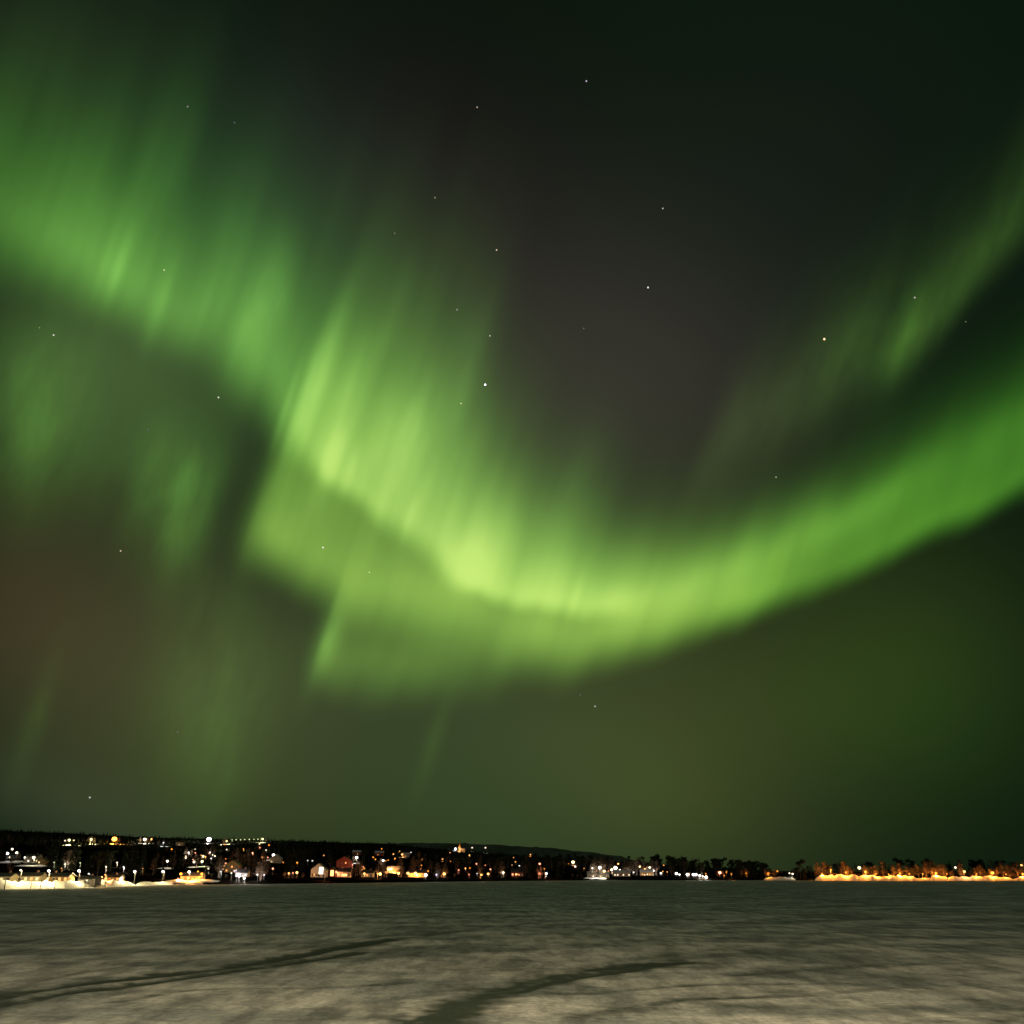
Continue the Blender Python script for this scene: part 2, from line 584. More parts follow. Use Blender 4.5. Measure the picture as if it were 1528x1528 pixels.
for px, py, rx, ry, a in [(720, 1448, 6.5, 6.0, .22), (800, 1452, 3.0, 3.5, .28), (690, 1500, 2.6, 2.2, .40), (560, 1520, 3.5, 1.6, .35), (960, 1506, 2.2, 1.4, .3), (1090, 1500, 3.0, 1.5, .3),
                        (1520, 1520, 2.6, 1.6, .5), (1180, 1480, 2.5, 2.0, .25), (320, 1503, 2.6, 1.2, .25), (480, 1508, 3.0, 1.2, .25), (1330, 1455, 5, 4, .15), (600, 1420, 7, 5, .2)]:
    gx, gy = ground_xy(px, py)
    q = np.hypot((XX - gx) / rx, (YY - gy) / ry) * (1 + vnoise(XX / 1.6, YY / 1.6, 15) * .8)
    RUT = np.maximum(RUT, a * np.exp(-q ** 2) * (1 + vnoise(XX / .8, YY / 1.1, 16) * 1.2))
bank = np.clip((26 - YY) / 22, 0, 1)
ZZ += 4.35 * bank * bank * (3 - 2 * bank)

snow = bpy.data.materials.new('wind_packed_snow')
snow.use_nodes = True
nt = snow.node_tree
pb = nt.nodes['Principled BSDF']
pb.inputs['Roughness'].default_value = 0.75
pb.inputs['Specular IOR Level'].default_value = 0.06
tc = nt.nodes.new('ShaderNodeTexCoord')


def mat_noise(scale, detail, vec_scale, turn=0.0):
    mp = nt.nodes.new('ShaderNodeMapping')
    mp.inputs['Scale'].default_value = vec_scale
    mp.inputs['Rotation'].default_value = (0, 0, turn)
    nt.links.new(tc.outputs['Object'], mp.inputs['Vector'])
    n = nt.nodes.new('ShaderNodeTexNoise')
    n.inputs['Scale'].default_value = scale
    n.inputs['Detail'].default_value = detail
    n.inputs['Roughness'].default_value = .6
    nt.links.new(mp.outputs[0], n.inputs['Vector'])
    return n.outputs[0]


patch = nt.nodes.new('ShaderNodeValToRGB')          # thin wind-scoured grey patches among firm white snow
patch.color_ramp.elements[0].position = .42
patch.color_ramp.elements[0].color = (.40, .43, .43, 1)
patch.color_ramp.elements[1].position = .56
patch.color_ramp.elements[1].color = (.84, .83, .80, 1)
nt.links.new(mat_noise(.10, 6, (.7, 1.0, 1)), patch.inputs[0])
rut = nt.nodes.new('ShaderNodeAttribute')             # worn, wet ice showing in the vehicle tracks
rut.attribute_name = 'rut'
ice = nt.nodes.new('ShaderNodeMix')
ice.data_type = 'RGBA'
nt.links.new(rut.outputs['Fac'], ice.inputs['Factor'])
grain = nt.nodes.new('ShaderNodeMix')                 # finer crusty streaks
grain.data_type = 'RGBA'
grain.blend_type = 'MULTIPLY'
grain.inputs['Factor'].default_value = 1
streak = nt.nodes.new('ShaderNodeValToRGB')
streak.color_ramp.elements[0].position = .40
streak.color_ramp.elements[0].color = (.55, .56, .57, 1)
streak.color_ramp.elements[1].position = .57
streak.color_ramp.elements[1].color = (1, 1, 1, 1)
nt.links.new(mat_noise(.38, 6, (1.5, .42, 1), math.radians(24)), streak.inputs[0])
nt.links.new(patch.outputs[0], grain.inputs['A'])
nt.links.new(streak.outputs[0], grain.inputs['B'])
fine = nt.nodes.new('ShaderNodeMix')                  # granular crust
fine.data_type = 'RGBA'
fine.blend_type = 'MULTIPLY'
fine.inputs['Factor'].default_value = 1
crust = nt.nodes.new('ShaderNodeValToRGB')
crust.color_ramp.elements[0].position = .40
crust.color_ramp.elements[0].color = (.78, .78, .78, 1)
crust.color_ramp.elements[1].position = .58
crust.color_ramp.elements[1].color = (1, 1, 1, 1)
nt.links.new(mat_noise(3.2, 4, (1, .55, 1)), crust.inputs[0])
nt.links.new(grain.outputs['Result'], fine.inputs['A'])
nt.links.new(crust.outputs[0], fine.inputs['B'])
nt.links.new(fine.outputs['Result'], ice.inputs['A'])
ice.inputs['B'].default_value = (.055, .072, .062, 1)
nt.links.new(ice.outputs['Result'], pb.inputs['Base Color'])
bump = nt.nodes.new('ShaderNodeBump')
bump.inputs['Strength'].default_value = .9
bump.inputs['Distance'].default_value = .12
nt.links.new(mat_noise(2.2, 8, (1, 1, 1)), bump.inputs['Height'])
nt.links.new(bump.outputs[0], pb.inputs['Normal'])
lake = grid_mesh('snow_covered_lake', XX, YY, ZZ, snow)
lake['kind'] = 'structure'
at_ = lake.data.attributes.new('rut', 'FLOAT', 'POINT')
at_.data.foreach_set('value', np.clip(RUT * (1.35 + .9 * vnoise(XX / .5, YY / .6, 17) + .6 * vnoise(XX / 2.2, YY / 2.6, 18)), 0, .97).astype(np.float32).ravel())

# --- far shore and hill
pxs = np.linspace(-560, 2260, 200)
ss = np.concatenate([[-.004, -.0005], np.linspace(0, .02, 8), np.geomspace(.025, 1.0, 40), [1.25, 1.8]])
X = np.zeros((len(ss), len(pxs)))
Y, Z = X.copy(), X.copy()
for i, s in enumerate(ss):
    for j, px in enumerate(pxs):
        d = shore(px) + s * DEEP
        X[i, j], Y[i, j] = col(px) * d, d
        Z[i, j] = -.4 if s < 0 else ground(px, d) * (1 if s <= 1 else .9)
Z += vnoise(X / 30, Y / 30, 21) * 1.2 * np.clip(Z / 6, 0, 1)
hill = grid_mesh('hillside', X, Y, Z, M['scrub'])
hill['kind'] = 'structure'

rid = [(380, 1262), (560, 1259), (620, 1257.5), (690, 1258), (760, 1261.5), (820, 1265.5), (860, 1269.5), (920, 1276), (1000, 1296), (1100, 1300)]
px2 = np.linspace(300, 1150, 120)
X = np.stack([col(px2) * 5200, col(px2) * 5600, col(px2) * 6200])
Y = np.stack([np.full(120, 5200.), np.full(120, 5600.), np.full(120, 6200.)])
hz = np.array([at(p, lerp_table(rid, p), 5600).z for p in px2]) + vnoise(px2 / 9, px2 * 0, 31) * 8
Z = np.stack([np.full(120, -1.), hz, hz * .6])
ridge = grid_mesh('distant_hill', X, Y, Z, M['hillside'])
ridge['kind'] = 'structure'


def snow_bank(p0, p1, h, depth, back=0.0):
    """Ploughed snow heaped along the water's edge between two columns."""
    n = max(int(abs(p1 - p0) / 2.2), 8)
    pxs = np.linspace(p0, p1, n)
    prof = [(-2.2, -.3), (-.6, .25), (depth * .35, h * .62), (depth * .7, h * .95), (depth, h), (depth + 5, h * .98), (depth + 8, h * .3)]
    X = np.zeros((len(prof), n))
    Y, Z = X.copy(), X.copy()
    for j, px in enumerate(pxs):
        e = min(j, n - 1 - j) / (n * .12)
        k = min(e, 1) ** .6
        wob = 1 + .22 * float(vnoise(np.array([px / 5.0]), np.array([p0 * .37]), 41)[0]) * 2
        for i, (dy, z) in enumerate(prof):
            d = shore(px) + dy * (.5 + .5 * k) + back
            X[i, j], Y[i, j] = col(px) * d, d
            Z[i, j] = -.3 if i == 0 else z * k * wob * (1 + .16 * float(vnoise(np.array([px / 2.1]), np.array([i * 3.3 + p0]), 43)[0])) + .02
    o = grid_mesh('snow_bank', X, Y, Z, M['snow'])
    o['kind'] = 'structure'
    return o


snow_bank(-90, 206, 2.9, 9)
snow_bank(204, 262, 1.5, 9)
snow_bank(278, 305, 1.6, 9)
snow_bank(868, 908, 2.2, 10, 6)
snow_bank(1138, 1188, 2.4, 14)
snow_bank(1214, 1312, 4.4, 13)
snow_bank(1300, 1368, 3.9, 13)
snow_bank(1364, 1390, 2.2, 11)
snow_bank(1386, 1414, 3.7, 12)
snow_bank(1408, 1512, 3.3, 12)
snow_bank(1508, 1640, 3.4, 12)


def halo_snow(px, d, rx, ry):  # added reflector of snow that gives a lamp its halo
    """Snow patch added under a lamp to widen its glow, following the slope."""
    nr, na = 6, 26
    X = np.zeros((nr, na + 1))
    Y, Z = X.copy(), X.copy()
    x0 = col(px) * d
    for i in range(nr):
        f = i / (nr - 1)
        for j in range(na + 1):
            a = 2 * PI * (j % na) / na
            k = f * (1 + .3 * math.sin(3 * a + px) + .15 * math.sin(5 * a + d))
            X[i, j], Y[i, j] = x0 + rx * k * math.cos(a), d + ry * k * math.sin(a)
            q = px + (X[i, j] / Y[i, j] - x0 / d) * FOC / 1.08
            Z[i, j] = ground(q, Y[i, j]) + .75 - 1.5 * f ** 4
    o = grid_mesh('halo_snow', X, Y, Z, M['snow'])
    o['kind'] = 'structure'
    return o

# ------------------------------------------------------------------ lamps
LAMP_SPOTS = []                     # picture places to keep clear of nearer trees
PROTO = {}


def lamp_meshes(h):
    key = round(h * 2) / 2
    if key not in PROTO:
        b = MB()
        b.tube([(0, 0, -.6), (0, 0, key * .5), (0, 0, key - .15)], [.11, .09, .06])
        b.tube([(0, 0, key - .2), (0, -.5, key + .12), (0, -1.1, key + .15)], [.05, .05, .05], 5)
        PROTO[key] = b.mesh('pole', M['metal'])
    return key, PROTO[key]


HEAD, HOOD = {}, {}


def head_meshes(r, mat):
    k = (round(r, 2), mat.name)
    if k not in HEAD:
        b = MB()
        b.ball((0, 0, 0), r, r, r * .8)
        HEAD[k] = b.mesh('lamp_head', mat, smooth=True)
    q = round(r, 2)
    if q not in HOOD:
        b = MB()
        b.tube([(0, 0, r * .74), (0, 0, r * .95), (0, 0, r * 1.12)], [r * .9, r * .55, r * .1], 8)
        HOOD[q] = b.mesh('hood', M['metal'])
    return HEAD[k], HOOD[q]


def lamp(px, py, tint, size, watts, label, h=6.0, d=None, strength=None, group='lit lamps of the far town', fore=None, shine=None, yard=None):
    """size: radius of the luminous globe in picture units."""
    if tint == "sodium" and px > 1200 and fore is None:
        fore = 9
    if fore is not None:
        d = shore(px) + fore
    if d is None:
        d = find_d(px, py, h)
    h = max(h, 1.5)
    key, pole = lamp_meshes(h)
    base = spot(px, d)
    # stand the pole so that the globe lands on its image pixel, with the pole scaled to reach
    z = at(px, py, d).z
    base.z = min(base.z, z - 1.2)
    hh = z - base.z
    t = thing('street_lamp' if h >= 4 else 'lamp_post', label, 'street lamp' if h >= 4 else 'lamp post', base, group)
    p = put('pole', pole, t)
    p.scale = (1, 1, hh / key)
    r = max(size * .8 * d / FOC, .16)
    st = .8 * (strength or 14.0) ** .65
    hm, hood = head_meshes(r, glow(tint, st))
    g = put('lamp_head', hm, t)
    g.location = (0, -1.1, hh)
    k = put('hood', hood, t)
    k.location = (0, -1.1, hh)
    if watts:
        l = bpy.data.lights.new('lamp_light', 'POINT')
        l.energy = watts * (1.15 if fore == 9 else 1.0 if tint == 'sodium' else 2.2 if fore is not None else 5.0)
        l.color = shine or TINT[tint]
        l.shadow_soft_size = .15
        lo = put('lamp_light', l, t)
        lo.location = (0, -1.1, hh - r * .8 - .25)
    LAMP_SPOTS.append((px, py, d))
    if yard:  # snow patch added so the lamp's light spreads in a pool
        halo_snow(px, d - 1.5, *yard)
    return t


# on the hill, far above the town
lamp(95, 1253.5, 'yellow', 2.4, 9000, 'pale yellow lamp on the hill, leftmost of the hilltop row', 8, strength=5, yard=(16, 45))
lamp(89, 1254.5, 'warm', 1.5, 0, 'dim cream lamp just left of the pale yellow hilltop lamp', 7, strength=2)
lamp(102, 1254, 'yellow', 1.5, 0, 'dim cream lamp just right of the pale yellow hilltop lamp', 7, strength=2)
lamp(128, 1252.5, 'yellow', 2.0, 9000, 'amber lamp on the hill between the pale yellow lamp and the biggest orange lamp', 8, strength=9, yard=(9, 40))
lamp(163, 1252, 'sodium', 4.2, 60000, 'biggest orange lamp, glaring on the hilltop at the left', 9, strength=45, yard=(20, 60))
lamp(209, 1252.5, 'warm', 2.6, 14000, 'large warm white lamp on the hill with a small amber lamp at its right', 8, strength=16, yard=(16, 45))
lamp(219, 1252, 'orange', 1.5, 4000, 'small amber lamp touching the large warm white hill lamp', 8, strength=9)
lamp(238, 1257.5, 'white', 1.3, 1500, 'faint pale lamp just below the small amber hill lamp', 7, strength=2, yard=(10, 30))
lamp(306, 1252.5, 'pink', 4.0, 16000, 'large pinkish white lamp alone on the hill skyline', 9, strength=30, yard=(13, 55))
lamp(333, 1255, 'yellow', 1.6, 3000, 'first lamp of the dotted yellow green row on the hill skyline', 7, strength=5, yard=(12, 40))
for i, (x, s_) in enumerate([(341, .9), (347, 1.0), (354, .8), (360, 1.0), (367, 1.1), (374, .9), (380, 1.0)]):
    lamp(x, 1253.2 - i * .15, 'lime', s_, 2200, 'small yellow green lamp in the dotted row along the hill skyline', 7, strength=2.2,
         group='dotted row of lamps on the skyline')
lamp(387, 1252, 'lime', 1.8, 4000, 'brightest yellow green lamp at the right end of the skyline row', 8, strength=6, yard=(14, 40))
lamp(383, 1259, 'yellow', 1.3, 1200, 'small yellow lamp just under the right end of the skyline row', 6, strength=4)
# left slope
lamp(6, 1273.5, 'pink', 2.4, 220, 'white lamp at the left edge of the photo, halfway up the slope', 7, strength=22, yard=(6, 16))
lamp(12, 1267, 'warm', 2.0, 220, 'cream lamp touching the top of the white lamp at the left edge', 7, strength=7)
lamp(20, 1272.5, 'warm', 2.0, 220, 'white lamp just right of the two lamps at the left edge', 7, strength=18, yard=(6, 16))
lamp(47, 1279.5, 'warm', 2.4, 900, 'white lamp above the bright pale house on the left slope', 6, strength=16, yard=(9, 20))
lamp(32, 1298.5, 'warm', 1.7, 2600, 'shore road lamp nearest the left edge, above the pale house', 6, fore=5, shine=(1, .78, .36), strength=10)
lamp(74, 1299.5, 'white', 2.2, 3600, 'white shore road lamp between the cream house and the ochre house', 6, fore=5, shine=(1, .78, .36), strength=22)
lamp(119, 1299.5, 'white', 2.2, 3600, 'white shore road lamp above the grey house', 6, fore=5, shine=(1, .78, .36), strength=22)
lamp(110, 1306.5, 'orange', 1.9, 700, 'small orange lamp low in front of the ochre house', 3, strength=14)
lamp(154, 1309, 'orange', 1.8, 700, 'orange lamp low on the left snow bank', 3, fore=5, shine=(1, .78, .36), strength=10)
lamp(184, 1310, 'white', 1.9, 1800, 'white lamp close above the right end of the long snow bank', 3, fore=5, shine=(1, .78, .36), strength=16)
lamp(202, 1300.5, 'white', 2.1, 2600, 'white shore lamp left of the orange lit yard, first of two', 6, fore=5, shine=(1, .78, .36), strength=22)
lamp(244, 1300.5, 'white', 2.1, 2200, 'white shore lamp left of the orange lit yard, second of two', 6, fore=5, shine=(1, .78, .36), strength=22)
lamp(79, 1287, 'lime', 1.3, 600, 'faint greenish lamp among dark trees behind the cream house', 5, strength=1.0)
lamp(118, 1287.5, 'lime', 1.3, 600, 'faint greenish lamp among dark trees above the grey house', 5, strength=1.0)
lamp(213, 1296, 'orange', 1.0, 300, 'faint amber lamp just above the first white shore lamp', 4, strength=1.5)
# the slope behind the orange yard
lamp(278, 1272, 'white', 1.7, 1200, 'dim white lamp high on the slope under the dark spruces', 6, strength=2.5)
lamp(248, 1285, 'warm', 2.1, 500, 'white lamp beside bare birches above the second shore lamp', 6, strength=14, yard=(6, 14))
lamp(288, 1286, 'warm', 2.0, 450, 'cream lamp, left one of three close together on the slope', 5, strength=8, yard=(6, 14))
lamp(300.5, 1277.5, 'yellow', 2.0, 1800, 'yellow lamp, topmost of three close together on the slope', 5, strength=4)
lamp(300, 1285.5, 'lime', 2.2, 450, 'cream lamp under the topmost of three on the slope', 5, strength=8, yard=(6, 14))
lamp(310, 1272, 'white', 1.3, 500, 'small white lamp below the pinkish skyline lamp', 5, strength=3)
lamp(313, 1281, 'white', 1.1, 500, 'small white lamp right of the three close lamps', 5, strength=3)
lamp(336, 1288.5, 'red', 1.8, 900, 'salmon lamp at the left gable of the orange lit house', 5, strength=6, yard=(4, 10))
lamp(330, 1300.5, 'white', 1.5, 500, 'dim white lamp below the salmon lamp', 4, strength=1.6)
lamp(351, 1285, 'sodium', 1.8, 14000, 'amber lamp at the top of the orange lit house', 5, strength=2, yard=(6, 12))
lamp(350, 1299.5, 'pink', 1.5, 700, 'dim pinkish lamp under the orange lit house', 4, strength=2.5)
lamp(385, 1305, 'pink', 1.5, 500, 'pinkish white lamp right of the white gabled cottage cluster', 4, strength=5)
# orange yard
lamp(271, 1304, 'sodium', 2.4, 9000, 'orange lamp at the left of the orange lit yard', 4, strength=12, yard=(9, 14))
lamp(283, 1301, 'warm', 2.4, 500, 'cream lamp over the middle of the orange lit yard', 5, strength=20)
lamp(302, 1304, 'sodium', 2.2, 6000, 'amber lamp at the right end of the orange lit yard', 4, strength=12, yard=(9, 14))
lamp(268, 1311.5, 'red', 1.8, 1200, 'salmon lamp low on the shore at the left of the orange lit yard', 2, strength=7)
lamp(290, 1312, 'sodium', 2.2, 9000, 'lowest orange lamp in the yard, close to the ice', 2, strength=14)
lamp(296, 1300.5, 'sodium', 1.5, 900, 'orange lamp between the cream lamp and the amber lamp of the yard', 5, strength=7)
# cottage cluster right of the yard
for x, y in [(354, 1307), (358, 1309.5), (363, 1306.5), (367, 1305)]:
    lamp(x, y, 'pink', 1.1, 200, 'small pinkish lamp in the cluster by the white cottage', 3, strength=3.5, group='small lamps by the white cottage')
lamp(366, 1310.5, 'white', 1.9, 900, 'white lamp, lowest and brightest by the white cottage', 3, strength=10)
# middle shore, left half
lamp(406, 1276, 'white', 2.5, 2600, 'big round white lamp in front of the yellowish gabled house', 6, strength=26, yard=(7, 14))
lamp(407, 1296, 'red', 1.7, 900, 'salmon lamp under the big round white lamp', 4, strength=4)
lamp(395, 1305.5, 'pink', 1.4, 300, 'dim pink lamp left of the three orange lamps', 3, strength=2)
lamp(389, 1279, 'orange', 1.2, 300, 'faint peach lamp left of the big round white lamp', 5, strength=1.2)
lamp(431.5, 1303, 'orange', 1.6, 500, 'left one of three orange lamps in front of the dark spruce belt', 3, strength=7)
lamp(437.5, 1302.5, 'red', 1.3, 300, 'middle reddish one of three lamps in front of the dark spruce belt', 3, strength=4)
lamp(443.5, 1302, 'orange', 2.1, 700, 'right and brightest of three orange lamps in front of the dark spruce belt', 3, strength=16)
lamp(458, 1284, 'white', 1.2, 200, 'tiny grey white lamp, left of a pair up in the spruce belt', 5, strength=1.3)
lamp(465, 1284.5, 'white', 1.4, 200, 'tiny grey white lamp, right of a pair up in the spruce belt', 5, strength=1.6)
lamp(531, 1279.5, 'white', 2.2, 1800, 'white lamp right of the red house, high on its pole', 7, strength=24, yard=(5, 12))
lamp(571, 1284, 'white', 1.9, 1300, 'lone white lamp high among the dark trees of the middle shore', 7, strength=14)
lamp(544, 1303.5, 'orange', 1.9, 700, 'amber lamp left of the round bright orange lamp', 3, strength=9)
lamp(540.5, 1298, 'orange', 1.4, 400, 'dim peach lamp just above the amber lamp', 4, strength=1.6)
lamp(567.5, 1304, 'orange', 2.4, 900, 'round bright orange lamp with reddish rim, standing alone', 3, strength=26)
lamp(577, 1303, 'orange', 1.3, 200, 'faint peach lamp just right of the round bright orange lamp', 3, strength=1.6)
lamp(595, 1303, 'orange', 2.1, 900, 'orange lamp left of the row of four', 3, strength=18)
lamp(599, 1275, 'orange', 1.8, 900, 'peach lamp at the pale roof high above the row of four', 5, strength=7, yard=(8, 16))
lamp(612, 1272, 'white', 1.2, 400, 'dim grey lamp right of the peach roof lamp', 5, strength=1.2)
lamp(609, 1303, 'orange', 2.2, 1000, 'first and leftmost lamp in the row of four under the orange lit birch', 3, strength=20)
lamp(620, 1303, 'orange', 2.4, 1800, 'second lamp in the row of four under the orange lit birch', 3, strength=22)
lamp(626.5, 1302.5, 'orange', 2.1, 1800, 'third lamp in the row of four under the orange lit birch', 3, strength=16)
lamp(635.5, 1305.5, 'white', 2.4, 900, 'fourth lamp in the row of four, the whitest and lowest', 3, strength=24)
lamp(651.5, 1305, 'violet', 1.5, 300, 'small violet lamp between the row of four and the last orange lamp', 3, strength=3)
lamp(663, 1304, 'orange', 2.3, 900, 'orange lamp at the right end of the lit middle shore, dark trees beyond', 3, strength=20)
lamp(582, 1295, 'orange', 1.6, 1200, 'peach lamp by the brown cottage, left of two', 4, strength=3, yard=(7, 12))
lamp(592, 1296, 'orange', 1.6, 1200, 'peach lamp by the brown cottage, right of two', 4, strength=2.4)
# church and beyond
lamp(679, 1266.5, 'violet', 2.0, 2500, 'white lamp at the foot of the church spire', 6, strength=16, yard=(8, 30))
lamp(704, 1265, 'warm', 1.4, 900, 'pale lamp right of the church spire, nearer of two', 6, strength=3, yard=(9, 30))
lamp(724, 1265, 'warm', 1.5, 900, 'pale lamp right of the church spire, farther of two', 6, strength=3, yard=(9, 30))
lamp(700, 1305, 'red', 1.5, 250, 'dull red lamp alone below the dark trees', 3, strength=1.3)
lamp(712, 1303.5, 'white', 1.1, 150, 'faint grey lamp left of the orange pair', 3, strength=1.3)
lamp(718.5, 1305.5, 'orange', 1.8, 500, 'left lamp of the orange pair below the church', 3, strength=8)
lamp(728.5, 1304, 'orange', 2.0, 600, 'right lamp of the orange pair below the church', 3, strength=13)
lamp(751, 1302, 'warm', 1.8, 500, 'lone pale yellow lamp just left of the red cottage lamps', 4, strength=12)
lamp(765, 1304.5, 'red', 1.6, 500, 'leftmost salmon lamp of the red cottage', 3, strength=6)
lamp(770.5, 1304.5, 'orange', 1.8, 500, 'second orange lamp of the red cottage', 3, strength=7)
lamp(774, 1300, 'orange', 2.0, 700, 'highest orange lamp of the red cottage', 4, strength=9)
lamp(779.5, 1303, 'pink', 1.6, 300, 'rightmost pinkish lamp of the red cottage', 3, strength=4)
lamp(775, 1292, 'white', 1.3, 200, 'faint white lamp above the red cottage', 5, strength=1.8)
lamp(805.5, 1289, 'red', 1.9, 700, 'red lamp among the reddish bare trees', 5, strength=7)
lamp(815, 1303.5, 'pink', 2.1, 500, 'pinkish white lamp alone in front of the black tree mass', 3, strength=16)
lamp(855.5, 1286.5, 'yellow', 2.6, 2600, 'yellow lamp above the dark bush, left of the white lit birches', 6, strength=20, yard=(6, 12))
lamp(858.5, 1293, 'warm', 1.7, 500, 'small cream lamp right under the yellow lamp', 4, strength=6)
# white lit birch grove
lamp(884, 1295.5, 'white', 1.7, 1200, 'pale lamp at the left end of the lit birch grove', 5, fore=16, strength=4)
lamp(895, 1294.5, 'white', 2.6, 2200, 'big white lamp over the short lit snow bank', 6, fore=12, strength=22)
lamp(901.5, 1300, 'yellow', 2.2, 900, 'yellow lamp at the right end of the short lit snow bank', 4, fore=12, strength=10)
lamp(908, 1300, 'red', 1.3, 300, 'small salmon lamp between the yellow lamp and the big pair', 3, strength=3)
lamp(913, 1298, 'warm', 2.2, 3000, 'left lamp of the big white pair in front of the birch grove', 5, strength=16)
lamp(918.5, 1295, 'white', 3.2, 5200, 'right lamp of the big white pair, largest lamp before the birch grove', 6, strength=30)
lamp(925, 1299, 'white', 2.4, 2600, 'white lamp just right of the big white pair', 5, strength=20)
lamp(935, 1300, 'white', 2.8, 3000, 'large white lamp at the middle of the birch grove, right of three', 5, strength=24)
lamp(923, 1289, 'orange', 1.6, 900, 'orange lamp above the big white pair', 7, strength=7)
lamp(945.5, 1301.5, 'white', 1.5, 400, 'dim white lamp between the two lit groups of birches', 3, strength=1.6)
lamp(955, 1293, 'yellow', 1.8, 1600, 'pale yellow lamp, upper left of the right lamp cluster', 6, strength=7)
lamp(957, 1300, 'white', 2.3, 1600, 'white lamp at the lower left of the right lamp cluster', 4, strength=22)
lamp(962.5, 1297, 'orange', 1.8, 1600, 'peach lamp at the centre of the right lamp cluster', 5, strength=10)
lamp(970, 1294.5, 'warm', 1.8, 1800, 'cream lamp at the top of the right lamp cluster', 6, strength=14)
lamp(974, 1299.5, 'pink', 2.5, 1800, 'brightest lamp at the right end of the right lamp cluster', 5, strength=26)
lamp(986, 1303, 'white', 2.0, 600, 'broad dim white lamp right of the lamp cluster', 3, strength=2.5)
lamp(991, 1291, 'orange', 1.3, 200, 'tiny peach lamp alone on the dark wood right of the birch grove', 5, strength=1.5)
# dark right shore
lamp(1009, 1303.5, 'white', 2.3, 500, 'first of the white lamps in line on the dark right shore', 3, strength=22)
lamp(1013.5, 1305, 'white', 1.6, 0, 'small white lamp touching the first lamp of the line', 3, strength=9)
lamp(1025.5, 1305, 'pink', 2.6, 500, 'second of the white lamps in line on the dark right shore', 3, strength=26)
lamp(1034, 1305, 'pink', 2.2, 500, 'left one of the close double lamp in the line on the dark right shore', 3, strength=20)
lamp(1038, 1305, 'pink', 2.3, 500, 'right one of the close double lamp in the line on the dark right shore', 3, strength=22)
lamp(1043.5, 1306.5, 'white', 2.0, 900, 'white lamp left of the foot of the pale lit birch', 3, strength=16)
lamp(1048, 1307.5, 'warm', 1.4, 1500, 'small cream lamp at the foot of the pale lit birch', 2, strength=8)
lamp(1053, 1308.8, 'white', 2.4, 900, 'last and lowest white lamp of the line, nearest the ice', 2, strength=26)
lamp(1074, 1302, 'red', 2.4, 1500, 'bright salmon lamp alone right of the white line', 4, strength=22)
lamp(1080, 1306.5, 'sodium', 1.3, 900, 'dim orange lamp just right of the salmon lamp', 3, strength=1.5)
lamp(1113, 1303, 'sodium', 1.4, 1800, 'dull orange lamp at the dark end of the wood', 4, strength=1.5)
lamp(1146, 1303, 'sodium', 1.5, 2800, 'dull orange lamp over the small orange snow bank', 5, strength=3)
lamp(1160, 1300, 'sodium', 1.6, 2800, 'orange lamp behind the low tree on the small orange snow bank', 5, strength=3)
lamp(1177.5, 1303, 'warm', 1.4, 500, 'left one of the two cream lamps beside the black bush', 4, strength=5)
lamp(1182, 1304, 'warm', 1.6, 500, 'right one of the two cream lamps beside the black bush', 4, strength=8)
# sodium lit right shore
lamp(1226, 1303.5, 'sodium', 1.2, 7500, 'orange lamp at the left end of the longest orange snow bank', 5, strength=6)
lamp(1240, 1298, 'sodium', 1.6, 9000, 'orange lamp inside the golden lit tree', 7, strength=6)
lamp(1262, 1301.5, 'sodium', 1.4, 8500, 'orange lamp halfway along the longest orange snow bank', 6, strength=6)
lamp(1283, 1295, 'yellow', 2.8, 700, 'pale yellow lamp tallest above the longest orange snow bank', 8, strength=18)
lamp(1291, 1301, 'sodium', 2.0, 8500, 'orange lamp right below the pale yellow tall lamp', 6, strength=10)
lamp(1306, 1304, 'sodium', 1.2, 5000, 'small orange lamp where the longest orange bank ends', 5, strength=4)
lamp(1325, 1304.5, 'sodium', 1.1, 3000, 'faint orange lamp among bare trees left of the golden bank', 5, strength=3)
lamp(1342, 1303, 'sodium', 1.4, 9000, 'orange lamp over the brightest golden bank of the far right', 6, strength=6)
lamp(1356, 1304, 'sodium', 1.2, 4500, 'orange lamp at the right end of the brightest golden bank', 5, strength=5)
lamp(1376, 1304, 'sodium', 1.2, 2600, 'dim orange lamp on the narrow bank between two golden banks', 5, strength=4)
lamp(1396, 1303, 'sodium', 1.9, 9000, 'orange lamp over the pointed golden bank', 6, strength=9)
lamp(1412, 1304, 'sodium', 1.1, 3000, 'dim orange lamp right of the pointed golden bank', 5, strength=4)
lamp(1427, 1294.5, 'warm', 1.9, 500, 'peach lamp high among the bare trees at the far right', 9, strength=8)
lamp(1438.5, 1300.5, 'orange', 2.1, 800, 'peach lamp, lower right neighbour of the high peach lamp', 7, strength=12)
lamp(1456, 1304, 'sodium', 1.2, 5000, 'orange lamp low among golden lit saplings', 5, strength=4)
lamp(1480, 1302.5, 'sodium', 2.6, 9000, 'large orange lamp under the round golden bush', 6, strength=14)
lamp(1500, 1304.5, 'sodium', 1.1, 3000, 'dim orange lamp right of the round golden bush', 5, strength=4)
lamp(1526.5, 1291, 'orange', 1.9, 600, 'peach lamp at the right edge of the photo, above the last bank', 9, strength=7)
lamp(1525, 1304, 'sodium', 1.6, 6500, 'orange lamp at the right edge of the photo, close above the snow', 5, strength=9)

